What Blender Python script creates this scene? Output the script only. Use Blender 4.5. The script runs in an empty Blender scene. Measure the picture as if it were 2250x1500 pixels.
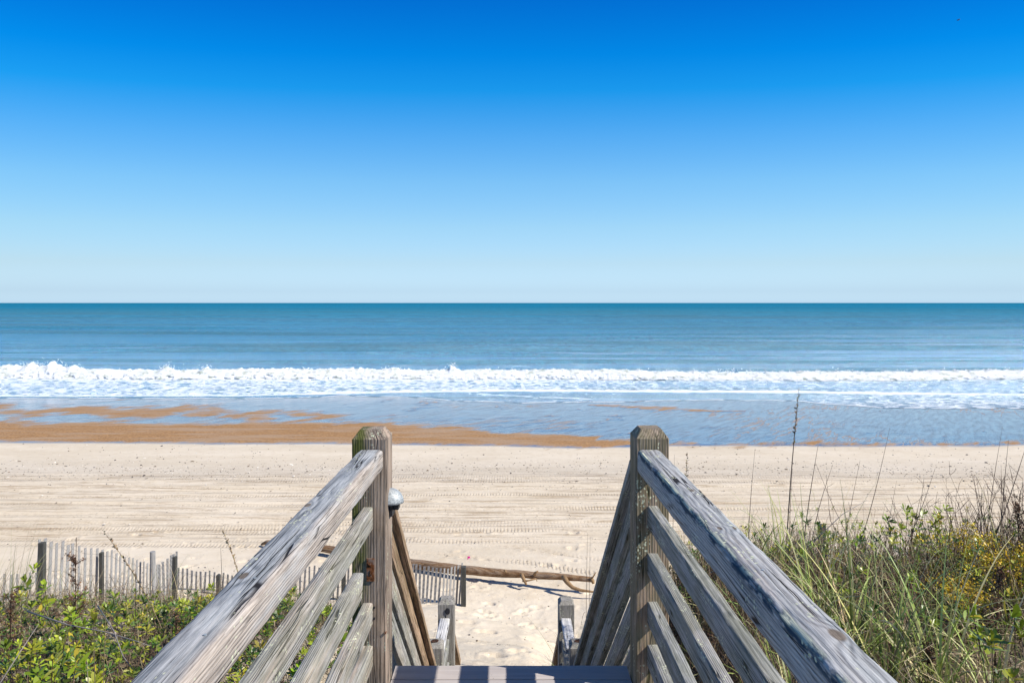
import bpy, math, random
import numpy as np
from mathutils import Vector, Matrix

random.seed(7)
RNG = np.random.default_rng(7)
scene = bpy.context.scene
COL = scene.collection

# ------------------------------------------------------------------ camera frame
F = 1500.0            # focal length in photo pixels (photo 2250 wide)
VX, VY = 1118.0, 665.0
EYE = 8.5             # metres above the sea
def P(px, py, Y):     # a photo pixel at distance Y -> world point
    return np.array([(px-VX)*Y/F, Y, EYE-(py-VY)*Y/F])

# ------------------------------------------------------------------ numpy noise
_T = np.random.default_rng(3).random((256, 256))
def vnoise(x, y):
    x = np.asarray(x, float); y = np.asarray(y, float)
    xi = np.floor(x).astype(int); yi = np.floor(y).astype(int)
    fx = x-xi; fy = y-yi
    fx = fx*fx*(3-2*fx); fy = fy*fy*(3-2*fy)
    a = _T[xi & 255, yi & 255]; b = _T[(xi+1) & 255, yi & 255]
    c = _T[xi & 255, (yi+1) & 255]; d = _T[(xi+1) & 255, (yi+1) & 255]
    return (a*(1-fx)+b*fx)*(1-fy)+(c*(1-fx)+d*fx)*fy
def fbm(x, y, o=4, g=0.5):
    s = 0; a = 1; t = 0
    for i in range(o):
        s = s+a*vnoise(x*2**i+17.3*i, y*2**i+9.1*i); t += a; a *= g
    return s/t
def sstep(x, a, b):
    t = np.clip((x-a)/(b-a), 0, 1); return t*t*(3-2*t)

# ------------------------------------------------------------------ object helpers
def tag(o, label=None, cat=None, group=None, kind=None):
    if label: o['label'] = label
    if cat: o['category'] = cat
    if group: o['group'] = group
    if kind: o['kind'] = kind
    return o
def empty(name, loc, label=None, cat=None, group=None):
    o = bpy.data.objects.new(name, None); COL.objects.link(o)
    o.location = loc; o.empty_display_size = .1
    return tag(o, label, cat, group)
def mesh_from(name, V, Fc, mat=None, smooth=False, col=None):
    """V (n,3); Fc (m,k) array or list of index lists; col (n,3) -> attribute 'col'"""
    me = bpy.data.meshes.new(name)
    V = np.asarray(V, dtype=np.float32)
    if isinstance(Fc, np.ndarray):
        m, k = Fc.shape
        me.vertices.add(len(V)); me.vertices.foreach_set('co', V.ravel())
        me.loops.add(m*k); me.loops.foreach_set('vertex_index', Fc.astype(np.int32).ravel())
        me.polygons.add(m)
        me.polygons.foreach_set('loop_start', np.arange(0, m*k, k, dtype=np.int32))
        me.polygons.foreach_set('loop_total', np.full(m, k, dtype=np.int32))
        me.update(calc_edges=True); me.validate()
    else:
        me.from_pydata([tuple(v) for v in V], [], Fc); me.update()
    me.polygons.foreach_set('use_smooth', np.full(len(me.polygons), smooth))
    if col is not None:
        a = me.attributes.new('col', 'FLOAT_COLOR', 'POINT')
        c = np.ones((len(V), 4), np.float32); c[:, :3] = col
        a.data.foreach_set('color', c.ravel())
    if mat: me.materials.append(mat)
    return me
def add_attr(me, name, val):
    a = me.attributes.new(name, 'FLOAT', 'POINT')
    a.data.foreach_set('value', np.asarray(val, np.float32).ravel())
def link(name, me, parent=None, mw=None):
    o = bpy.data.objects.new(name, me); COL.objects.link(o)
    if parent:
        o.parent = parent
        inv = parent_world(parent).inverted()
        o.matrix_parent_inverse = inv
    if mw is not None: o.matrix_basis = mw
    return o
def parent_world(p):
    m = Matrix.Translation(p.location) if p.type == 'EMPTY' else p.matrix_basis.copy()
    if p.parent: pass
    return m

# ------------------------------------------------------------------ node helpers
def new_mat(name):
    m = bpy.data.materials.new(name); m.use_nodes = True
    nt = m.node_tree; nt.nodes.clear()
    out = nt.nodes.new('ShaderNodeOutputMaterial')
    return m, nt, out
class G:
    def __init__(s, nt): s.nt = nt
    def n(s, t, **k):
        nd = s.nt.nodes.new(t)
        for a, b in k.items(): setattr(nd, a, b)
        return nd
    def put(s, sock, v):
        if v is None: return
        if hasattr(v, 'is_output'): s.nt.links.new(v, sock)
        else:
            if isinstance(v, (tuple, list)) and len(v) == 3 and sock.type == 'RGBA': v = (*v, 1)
            if isinstance(v, (int, float)) and sock.type == 'RGBA': v = (v, v, v, 1)
            sock.default_value = v
    def math(s, op, a, b=None, c=None, clamp=False):
        nd = s.n('ShaderNodeMath', operation=op, use_clamp=clamp)
        for i, v in enumerate((a, b, c)):
            if v is not None: s.put(nd.inputs[i], v)
        return nd.outputs[0]
    def vmath(s, op, a, b=None, out=0):
        nd = s.n('ShaderNodeVectorMath', operation=op)
        s.put(nd.inputs[0], a)
        if b is not None: s.put(nd.inputs[1], b)
        return nd.outputs[out]
    def mix(s, f, a, b, mode='MIX'):
        nd = s.n('ShaderNodeMix', data_type='RGBA', blend_type=mode)
        s.put(nd.inputs[0], f); s.put(nd.inputs[6], a); s.put(nd.inputs[7], b)
        return nd.outputs[2]
    def noise(s, v, scale=1, detail=3, rough=.5, dist=0, out=0):
        nd = s.n('ShaderNodeTexNoise'); s.put(nd.inputs['Vector'], v)
        nd.inputs['Scale'].default_value = scale; nd.inputs['Detail'].default_value = detail
        nd.inputs['Roughness'].default_value = rough; nd.inputs['Distortion'].default_value = dist
        return nd.outputs[out]
    def vor(s, v, scale=1, feature='F1', rnd=1, out=0):
        nd = s.n('ShaderNodeTexVoronoi', feature=feature); s.put(nd.inputs['Vector'], v)
        nd.inputs['Scale'].default_value = scale; nd.inputs['Randomness'].default_value = rnd
        return nd.outputs[out]
    def ramp(s, f, stops, interp='LINEAR'):
        nd = s.n('ShaderNodeValToRGB'); nd.color_ramp.interpolation = interp
        e = nd.color_ramp.elements
        while len(e) < len(stops): e.new(0.5)
        for i, (p, c) in enumerate(stops):
            e[i].position = p
            if not isinstance(c, (tuple, list)): c = (c, c, c)
            e[i].color = (*c, 1)
        s.put(nd.inputs[0], f); return nd.outputs[0]
    def rng(s, v, a, b, c=0., d=1., smooth=True):
        nd = s.n('ShaderNodeMapRange', interpolation_type='SMOOTHSTEP' if smooth else 'LINEAR')
        s.put(nd.inputs[0], v)
        for i, q in enumerate((a, b, c, d)): s.put(nd.inputs[i+1], q)
        return nd.outputs[0]
    def sep(s, v):
        nd = s.n('ShaderNodeSeparateXYZ'); s.put(nd.inputs[0], v); return nd.outputs
    def comb(s, x, y, z):
        nd = s.n('ShaderNodeCombineXYZ')
        for i, q in enumerate((x, y, z)): s.put(nd.inputs[i], q)
        return nd.outputs[0]
    def bump(s, h, strength=.5, dist=.01, normal=None):
        nd = s.n('ShaderNodeBump'); nd.inputs['Strength'].default_value = strength
        nd.inputs['Distance'].default_value = dist; s.put(nd.inputs['Height'], h)
        if normal is not None: s.put(nd.inputs['Normal'], normal)
        return nd.outputs[0]
    def attr(s, name, out=2):
        nd = s.n('ShaderNodeAttribute', attribute_name=name); return nd.outputs[out]
    def bsdf(s, color, rough=.8, normal=None, spec=.3, **k):
        nd = s.n('ShaderNodeBsdfPrincipled')
        s.put(nd.inputs['Base Color'], color); s.put(nd.inputs['Roughness'], rough)
        s.put(nd.inputs['Specular IOR Level'], spec)
        if normal is not None: s.put(nd.inputs['Normal'], normal)
        for a, b in k.items(): s.put(nd.inputs[a.replace('_', ' ')], b)
        return nd.outputs[0]
    def out(s, o, sh): s.nt.links.new(sh, o.inputs[0])
    def mixs(s, f, a, b):
        nd = s.n('ShaderNodeMixShader'); s.put(nd.inputs[0], f)
        s.nt.links.new(a, nd.inputs[1]); s.nt.links.new(b, nd.inputs[2]); return nd.outputs[0]

# ------------------------------------------------------------------ weathered wood
def wood(name, dark, mid, light, tan=None, tanamt=.0, algae=0., lichen=0., crack=1., knots=(),
         ringsp=.007, pith=(.035, -.09), bumpd=.004, edge=None, blue_edge=False, warm=False):
    m, nt, out = new_mat(name); g = G(nt)
    tc = g.n('ShaderNodeTexCoord').outputs['Object']
    rnd = g.n('ShaderNodeObjectInfo').outputs['Random']
    shift = g.comb(g.math('MULTIPLY', rnd, 37.), g.math('MULTIPLY', rnd, 5.), g.math('MULTIPLY', rnd, 9.))
    Pn = g.vmath('ADD', tc, shift)
    x, y, z = g.sep(tc)
    low = g.noise(g.vmath('MULTIPLY', Pn, (1.1, 7, 7)), 1, 2, .45)
    low2 = g.noise(g.vmath('MULTIPLY', Pn, (4., 16, 16)), 1, 2, .5)
    dy = g.math('SUBTRACT', y, g.math('MULTIPLY', g.math('SUBTRACT', rnd, .5), .12))
    dy = g.math('SUBTRACT', dy, pith[0]); dz = g.math('SUBTRACT', z, pith[1])
    d = g.math('SQRT', g.math('ADD', g.math('MULTIPLY', dy, dy), g.math('MULTIPLY', dz, dz)))
    d = g.math('ADD', d, g.math('MULTIPLY', low, .012))
    d = g.math('ADD', d, g.math('MULTIPLY', low2, .004))
    kd = None
    for (kx, ky, kz, rx, ry) in knots:
        v = g.vmath('MULTIPLY', g.vmath('SUBTRACT', tc, (kx, ky, kz)), (1/rx, 1/ry, 1/ry))
        L = g.vmath('LENGTH', v, out=1)
        bulge = g.math('EXPONENT', g.math('MULTIPLY', g.math('MULTIPLY', L, L), -.35))
        d = g.math('ADD', d, g.math('MULTIPLY', bulge, ry*.75))
        kk = g.rng(L, .55, .85, 1, 0)
        kd = kk if kd is None else g.math('MAXIMUM', kd, kk)
    ring = g.math('ADD', .5, g.math('MULTIPLY', g.math('SINE', g.math('DIVIDE', d, ringsp/6.28)), .5))
    ring = g.math('POWER', ring, 1.5)
    fib = g.noise(g.vmath('MULTIPLY', Pn, (22, 420, 420)), 1, 3, .6)
    streak = g.noise(g.vmath('MULTIPLY', Pn, (4.2, 80, 80)), 1, 4, .65)
    streak2 = g.noise(g.vmath('MULTIPLY', Pn, (9, 230, 230)), 1, 3, .65)
    patch = g.noise(g.vmath('MULTIPLY', Pn, (2.5, 14, 14)), 1, 3, .6)
    t = g.math('ADD', g.math('MULTIPLY', ring, -.15), g.math('MULTIPLY', fib, .30))
    t = g.math('ADD', t, g.math('ADD', g.math('MULTIPLY', streak, .38), g.math('MULTIPLY', streak2, .74)))
    t = g.math('ADD', t, g.math('MULTIPLY', patch, .10))
    col = g.ramp(t, [(.39, dark), (.61, mid), (.91, light)])
    if tan:
        tm = g.noise(g.vmath('MULTIPLY', Pn, (1.3, 12, 12)), 1, 3, .55)
        tm = g.math('MULTIPLY', g.rng(tm, .38, .70), tanamt)
        tm2 = g.math('MULTIPLY', tm, g.rng(g.math('ADD', streak, g.math('MULTIPLY', low2, .3)), .45, .75))
        col = g.mix(tm2, col, tan)
    if warm:
        wf = g.rng(g.math('ADD', y, g.math('MULTIPLY', g.math('SUBTRACT', low2, .5), .03)), -.024, -.046)
        wc = g.mix(g.rng(streak2, .3, .7), (.27, .21, .165), (.55, .44, .35))
        wc = g.mix(g.rng(patch, .45, .7), wc, (.46, .44, .43))
        col = g.mix(g.math('MULTIPLY', wf, .6), col, wc)
    # checks / cracks running with the grain
    wv_ = g.noise(g.vmath('MULTIPLY', Pn, (3., 8, 8)), 1, 2, .5, 0, 1)
    ce = g.vor(g.vmath('ADD', g.vmath('MULTIPLY', Pn, (1.5, 55, 55)), g.vmath('MULTIPLY', wv_, (.25, .45, .45))), 1, 'DISTANCE_TO_EDGE')
    cm = g.noise(g.vmath('MULTIPLY', Pn, (2.6, 13, 13)), 1, 2)
    crk = g.math('MULTIPLY', g.rng(ce, .010, .042, 1, 0), g.rng(cm, .47, .57))
    crk = g.math('MULTIPLY', crk, crack)
    fc = g.math('MULTIPLY', g.rng(streak2, .24, .34, 1, 0), .5*crack)
    crk = g.math('MAXIMUM', crk, fc)
    col = g.mix(crk, col, (.018, .016, .016))
    if kd is not None:
        kt = g.noise(g.vmath('MULTIPLY', tc, (60, 60, 60)), 1, 2)
        kc = g.mix(kt, (.05, .04, .03), (.22, .17, .13))
        col = g.mix(g.math('MULTIPLY', kd, .9), col, kc)
    if algae > 0:
        an = g.noise(g.vmath('MULTIPLY', Pn, (6, 22, 22)), 1, 4, .6)
        am = g.math('MULTIPLY', g.rng(an, .36, .56), algae)
        if edge == 'back':     # algae gathers on the outer side of the post (local y)
            am = g.math('MULTIPLY', am, g.rng(y, -.01, .05))
        elif edge == 'minus':
            am = g.math('MULTIPLY', am, g.rng(g.math('ADD', y, g.math('MULTIPLY', g.math('SUBTRACT', an, .5), .06)), .015, -.03))
        col = g.mix(am, col, (.075, .085, .018))
    if blue_edge:  # dark blue band along one upper edge, with a pale greenish rim
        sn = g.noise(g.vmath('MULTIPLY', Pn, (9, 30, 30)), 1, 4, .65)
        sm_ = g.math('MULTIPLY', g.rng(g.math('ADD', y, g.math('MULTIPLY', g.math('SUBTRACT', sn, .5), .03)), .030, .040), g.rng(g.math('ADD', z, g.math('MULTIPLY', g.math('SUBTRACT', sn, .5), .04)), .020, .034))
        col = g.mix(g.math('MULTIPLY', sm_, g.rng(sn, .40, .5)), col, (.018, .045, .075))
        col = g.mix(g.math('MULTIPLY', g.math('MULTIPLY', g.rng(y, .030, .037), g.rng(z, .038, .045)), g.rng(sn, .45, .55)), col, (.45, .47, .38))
    if lichen > 0:
        ln = g.vor(g.vmath('ADD', g.vmath('MULTIPLY', Pn, (70, 90, 90)), g.noise(Pn, 60, 2, .5, 0, 1)), 1)
        lm = g.noise(g.vmath('MULTIPLY', Pn, (7, 20, 20)), 1, 3, .6)
        lm = g.math('MULTIPLY', g.rng(ln, .28, .38, 1, 0), g.rng(lm, .60-.06*lichen, .67-.06*lichen))
        col = g.mix(lm, col, (.50, .52, .38))
    h = g.math('SUBTRACT', g.math('ADD', g.math('MULTIPLY', streak, .45), g.math('MULTIPLY', fib, .25)),
               g.math('MULTIPLY', crk, 1.2))
    h = g.math('ADD', h, g.math('MULTIPLY', ring, -.25))
    nrm = g.bump(h, .8, bumpd)
    g.out(out, g.bsdf(col, .82, nrm, .2))
    return m

BLU = dict(dark=(.06, .066, .074), mid=(.19, .205, .222), light=(.45, .465, .48))
GRY = dict(dark=(.09, .085, .08), mid=(.24, .235, .225), light=(.48, .47, .45))

def beam_mesh(name, L, w, h, mat, r=.006, seg=.03, wob=.0012, seed=0, endcut=0., taper_end=0.):
    """box along +X from 0..L, centred in Y, Z; worn rounded edges"""
    n = max(2, int(L/seg)+1)
    cs = []
    for (sy, sz, a0) in ((1, 1, 0), (-1, 1, 90), (-1, -1, 180), (1, -1, 270)):
        for k in range(4):
            a = math.radians(a0+30*k)
            cs.append((sy, sz, math.cos(a), math.sin(a)))
    # extra points on the flat sides
    full = []
    for i, c in enumerate(cs):
        full.append(c)
    m = len(full)
    xs = np.linspace(0, L, n)
    V = np.zeros((n, m, 3))
    for j, (sy, sz, cy, cz) in enumerate(full):
        rr = r*(.7+1.0*fbm(xs*9+seed*3.1, np.full(n, (j//4)*7.7+seed), 3))
        yy = sy*(w/2-rr)+cy*rr; zz = sz*(h/2-rr)+cz*rr
        dn = (fbm(xs*14+seed*5, np.full(n, j*1.3+seed), 3)-.5)*2*wob
        V[:, j, 0] = xs; V[:, j, 1] = yy+sy*dn; V[:, j, 2] = zz+sz*dn
        if endcut:   # slanted upper end corner
            V[-1, j, 0] = L-endcut*(zz[-1]/h+.5)
    V = V.reshape(-1, 3)
    F_ = []
    for i in range(n-1):
        for j in range(m):
            a = i*m+j; b = i*m+(j+1) % m
            F_.append((a, a+m, b+m, b))
    F_.append(tuple(range(m))); F_.append(tuple(reversed(range((n-1)*m, n*m))))
    me = mesh_from(name, V, F_, mat)
    bvl = len(me.polygons)
    sm = np.ones(bvl, bool); sm[-2:] = False
    me.polygons.foreach_set('use_smooth', sm)
    try: me.set_sharp_from_angle(angle=math.radians(50))
    except Exception: pass
    return me
def beam(name, p0, p1, w, h, mat, parent, up=(0, 0, 1), **k):
    """beam whose axis runs p0->p1 (centre line)"""
    p0 = Vector(p0); p1 = Vector(p1); X = (p1-p0); L = X.length; X.normalize()
    Z = Vector(up); Yv = Z.cross(X).normalized(); Z = X.cross(Yv)
    mw = Matrix(((X.x, Yv.x, Z.x, p0.x), (X.y, Yv.y, Z.y, p0.y), (X.z, Yv.z, Z.z, p0.z), (0, 0, 0, 1)))
    return link(name, beam_mesh(name, L, w, h, mat, seed=random.random()*90, **k), parent, mw)

def post_mesh(name, H, w, mat, cham=.03, inset=.026, r=.005, seed=0, d=None):
    """vertical along local +X (0..H) so the grain follows it; chamfered top"""
    d = d or w
    n = max(3, int(H/.05))
    xs = list(np.linspace(0, H-cham, n))
    V = []; m = 16
    def ringat(x, w_, d_, r_):
        for (sy, sz, a0) in ((1, 1, 0), (-1, 1, 90), (-1, -1, 180), (1, -1, 270)):
            for k in range(4):
                a = math.radians(a0+30*k)
                q = 1+.004*math.sin(x*23+seed+a0)
                V.append((x+(random.random()-.5)*(.002 if x > .1 else 0), (sy*(w_/2-r_)+math.cos(a)*r_)*q, (sz*(d_/2-r_)+math.sin(a)*r_)*q))
    for x in xs: ringat(x, w, d, r)
    ringat(H, w-2*inset, d-2*inset, r)
    n += 1
    F_ = []
    for i in range(n-1):
        for j in range(m):
            a = i*m+j; b = i*m+(j+1) % m
            F_.append((a, a+m, b+m, b))
    F_.append(tuple(range(m))); F_.append(tuple(reversed(range((n-1)*m, n*m))))
    return mesh_from(name, V, F_, mat)
def post(name, x, y, ztop, zbot, w, mat, parent, d=None, **k):
    mw = Matrix(((0, 1, 0, x), (0, 0, 1, y), (1, 0, 0, zbot), (0, 0, 0, 1)))
    # local x -> world z, local y -> world x, local z -> world y
    return link(name, post_mesh(name, ztop-zbot, w, mat, d=d, seed=random.random()*9, **k), parent, mw)

# ================================================================== TERRAIN
def prof(Y, pts):
    a = np.array(pts); return np.interp(Y, a[:, 0], a[:, 1])
CENTRE = [(-12, 2.2), (1, 2.3), (3, 2.6), (4, 3.3), (5, 4.0), (6, 4.05), (7, 3.85), (8, 4.08), (9, 4.45), (10, 4.8), (11, 4.93),
          (11.6, 5.10), (12.1, 5.42), (13, 6.08), (14, 6.48), (15.5, 6.57), (17, 6.62), (20, 6.66), (27, 6.78), (33.4, 6.9), (59, 8.3), (62.7, 8.5), (90, 10.3), (140, 14)]
LEFT = [(-12, 1.9), (1, 2.35), (3, 2.5), (4.5, 2.58), (5.3, 2.68), (6, 2.86), (7, 3.28), (9, 4.3), (11, 5.1), (12, 5.5), (13.5, 6.1), (15, 6.52), (17, 6.62),
        (20, 6.66), (27, 6.78), (33.4, 6.9), (59, 8.3), (62.7, 8.5), (90, 10.3), (140, 14)]
RIGHT = [(-12, 1.8), (1, 2.1), (3, 2.12), (4, 2.12), (5, 2.2), (6, 2.5), (7, 3.05), (9, 4.2), (11, 5.1), (12, 5.6), (13.5, 6.2), (15, 6.54), (17, 6.62),
         (20, 6.66), (27, 6.78), (33.4, 6.9), (59, 8.3), (62.7, 8.5), (90, 10.3), (140, 14)]
def Tz(x, y):
    x = np.asarray(x, float); y = np.asarray(y, float)
    sh = np.where(y > 8, np.clip(x+1.0, 0, 4)*.75*sstep(y, 8, 11)*sstep(18-y, 0, 3), 0)
    hc = prof(y+sh, CENTRE)+.28*sstep(x, .15, .9)*sstep(y, 5, 7)*sstep(12-y, 0, 3)
    hl = prof(y, LEFT); hr = prof(y, RIGHT)-.10*sstep(x, 2.5, 5)*sstep(9-y, 0, 3)
    a = .72+.35*sstep(y, 5, 8); b = 1.35+1.7*sstep(y, 5, 9)
    w = sstep(np.abs(x), a, b)
    h = hc*(1-w)+np.where(x < 0, hl, hr)*w
    bumpy = (fbm(x*.55+3, y*.55, 3)-.5)*.30*sstep(np.abs(x), 1.2, 3)*sstep(15-y, 0, 6)
    gen = (fbm(x*.12+9, y*.3, 3)-.5)*.10*sstep(y, 15, 20)*sstep(40-y, 0, 10)
    return EYE-h+bumpy+gen

def make_ground(mat):
    rows = np.concatenate([np.linspace(-12, 2, 22), np.arange(2.1, 6, .07), np.arange(6, 17.5, .045), np.arange(17.5, 33, .07),
                           np.arange(33, 63.5, .11), np.linspace(64, 140, 26)])
    t = np.linspace(-1, 1, 1101)
    tt = t+1.3*t**7
    hw = .84*(np.maximum(rows, 0)+4.5)
    X = hw[:, None]*tt[None, :]; Y = np.repeat(rows[:, None], len(t), 1)
    Z = Tz(X, Y)
    py = VY+(EYE-Z)*F/np.maximum(Y, .5); px = VX+X*F/np.maximum(Y, .5)
    # --- loose sand relief near by
    near = sstep(Y, 5, 7)*sstep(19-Y, 0, 3)
    Z = Z+(fbm(X*2.2, Y*2.2, 4)-.5)*.04*near
    Z = Z+(fbm(X*9, Y*9, 2)-.5)*.012*near
    # --- foot prints
    r = np.random.default_rng(11)
    nf = 420
    fy = r.uniform(8.5, 20, nf)**1.0; fx = r.uniform(-1, 1, nf)*(.7*fy)
    keep = (r.random(nf) < .9)
    mid = (np.abs(fx) < 3.5); 
    for i in range(nf):
        if not keep[i]: continue
        x0, y0 = fx[i], fy[i]
        if r.random() < .12: x0 = r.normal(.2, 1.0); y0 = r.uniform(7.5, 14)
        i0, i1 = np.searchsorted(rows, [y0-.5, y0+.5])
        hw0 = .84*(y0+4.5)
        c0 = np.searchsorted(tt, (x0-.5)/hw0); c1 = np.searchsorted(tt, (x0+.5)/hw0)
        if c1-c0 < 3: continue
        sx = X[i0:i1, c0:c1]-x0; sy = Y[i0:i1, c0:c1]-y0
        a = r.uniform(-.5, .5); u = sx*math.cos(a)+sy*math.sin(a); v = -sx*math.sin(a)+sy*math.cos(a)
        q = np.sqrt((u/.15)**2+(v/.075)**2)+(fbm(sx*16+i, sy*16, 2)-.5)*.7
        dep = r.uniform(.02, .05)
        Z[i0:i1, c0:c1] += -dep*sstep(1-q, 0, .5)+dep*.45*np.exp(-((q-1.35)/.3)**2)
    # --- vehicle tracks
    tread = np.zeros_like(Z); rut_dark = np.zeros_like(Z)
    def track(pts, width, depth, tr, soft=.5):
        pa = np.array(pts); yc = np.interp(X, pa[:, 0], pa[:, 1]) + (fbm(X*.08+pts[0][1]*3, X*0+pts[0][1], 2)-.5)*.5
        d = (Y-yc)/width
        m_ = np.exp(-(d**2)**1.6)
        rough = .5+fbm(X*1.3+pts[0][1]*7, Y*1.5, 3)
        Z[:] += -depth*m_*rough+depth*.8*(np.exp(-((np.abs(d)-1.35)/.35)**2))*rough
        tread[:] = np.maximum(tread, m_*tr*sstep(fbm(X*.22+pts[0][1]*9, Y*.4, 3), .3, .6))
        rut_dark[:] = np.maximum(rut_dark, m_*.7*rough)
    k = 0
    yy = 19.2
    rr = np.random.default_rng(5)
    while yy < 27.0:
        s = rr.normal(0, .35)
        track([(-40, yy-s), (0, yy+rr.normal(0, .1)), (40, yy+s)], rr.uniform(.07, .14), rr.uniform(.012, .04), rr.choice([0, .5, 1.]))
        yy += rr.uniform(.22, .62)
        k += 1
    track([(-5, 19.9), (-3, 19.35), (.5, 18.6), (2.4, 17.75), (9, 15.8)], .14, .02, 1)
    track([(-5, 18.6), (-3, 18.2), (.5, 17.4), (2.4, 16.6), (9, 15.2)], .14, .02, 1)
    # smooth bulldozed windrows in the tracked band
    wr = ((fbm(X*.05, Y*2.4, 4)-.5)*.14+(fbm(X*.12+7, Y*7, 3)-.5)*.09)*sstep(Y, 18.6, 20)*sstep(28-Y, 0, 2)
    Z = Z+wr
    # --- zones on the foreshore
    n1 = fbm(px*.006+Y*0, py*.05+px*.004, 4)
    n2 = fbm(px*.011-py*.06, py*.13+px*.018, 4)
    ridg = 1-np.abs(2*fbm(px*.012-py*.03, py*.09+px*.012, 4)-1)
    dryline = np.interp(px, [-3000, 0, 500, 1000, 1300, 1500, 1900, 2250, 4000], [970, 971, 974, 976, 982, 979, 981, 976, 976])
    dry = sstep(py-dryline+(n1-.5)*8, -3, 4)
    top = np.interp(px, [-3000, 0, 400, 800, 950, 1100, 1250, 1380, 1500, 4000], [924, 927, 929, 925, 933, 946, 957, 966, 976, 977])
    lower = sstep(py-top+(n2-.5)*22+(fbm(px*.03-py*.1, py*.3+px*.02, 3)-.5)*8, -12, 8)
    up = 1-np.abs(py-np.interp(px, [-800, 100, 400, 760], [906, 903, 905, 914]))/np.interp(px, [-1500, -200, 60, 300, 600, 790, 840], [16, 15, 19, 20, 16, 8, .1])
    up = .95*sstep(up+(n2-.5)*2.2+(ridg-.7)*.6, -.35, 1.05)*sstep(-px, -845, -700)
    cen = np.exp(-((px-1080)/230)**2)*np.exp(-((py-935)/20)**2)
    vein = .52*sstep(cen, .05, .6)*sstep(n2, .35, .6)
    wed = 1-np.abs(py-np.interp(px, [1280, 1560], [889, 903]))/np.interp(px, [1290, 1330, 1450, 1590], [.5, 4, 9, 1.0])
    wed = .9*sstep(wed+(n2-.5)*1.3, -.1, .9)*(px > 1290)*(px < 1640)
    rv = sstep(ridg*.8+n2*.3, 1.00, 1.05)*(px > 1380)*sstep(py, 915, 935)*.8
    lv = sstep(ridg*.75+n2*.4, .97, 1.03)*(px < 1500)*sstep(py, 872, 880)*.7
    orange = np.clip(np.maximum.reduce([lower, up, vein, wed, rv, lv]), 0, 1)
    spill = sstep(py-dryline+(n2-.5)*14, 14, -2)*np.interp(px, [-3000, 1150, 1250, 1300, 1450, 1600, 1900, 4000], [0, .1, .7, .5, .7, .8, .3, .2])
    far = Y > 28
    orange = np.where(far, np.maximum(orange*(1-dry), spill*dry*.8), 0)
    film = np.where(far, (1-orange)*(1-dry), 0)
    dry = np.where(far, dry, 1)
    Z = np.where(far, Z+.03*orange*(1-dry)+.012*(n2-.5)*(1-dry), Z)
    nr, nc = X.shape
    V = np.stack([X, Y, Z], -1).reshape(-1, 3)
    idx = np.arange(nr*nc).reshape(nr, nc)
    Fq = np.stack([idx[:-1, :-1], idx[:-1, 1:], idx[1:, 1:], idx[1:, :-1]], -1).reshape(-1, 4)
    me = mesh_from('beach_sand', V, Fq, mat, True)
    hm = sstep(np.abs(X), np.interp(Y, [5.4, 6.4], [.62, .85]), np.interp(Y, [5.4, 6.4], [.95, 1.5]))*sstep(7.6-Y, 0, 1.2)*sstep(fbm(X*1.2, Y*1.2, 4), .25, .5)
    for nm, a in (('mulch', hm), ('orange', orange), ('film', film), ('dry', dry), ('tread', tread), ('rut_dark', rut_dark)): add_attr(me, nm, a)
    o = link('beach_sand', me)
    return tag(o, kind='structure')

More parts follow.
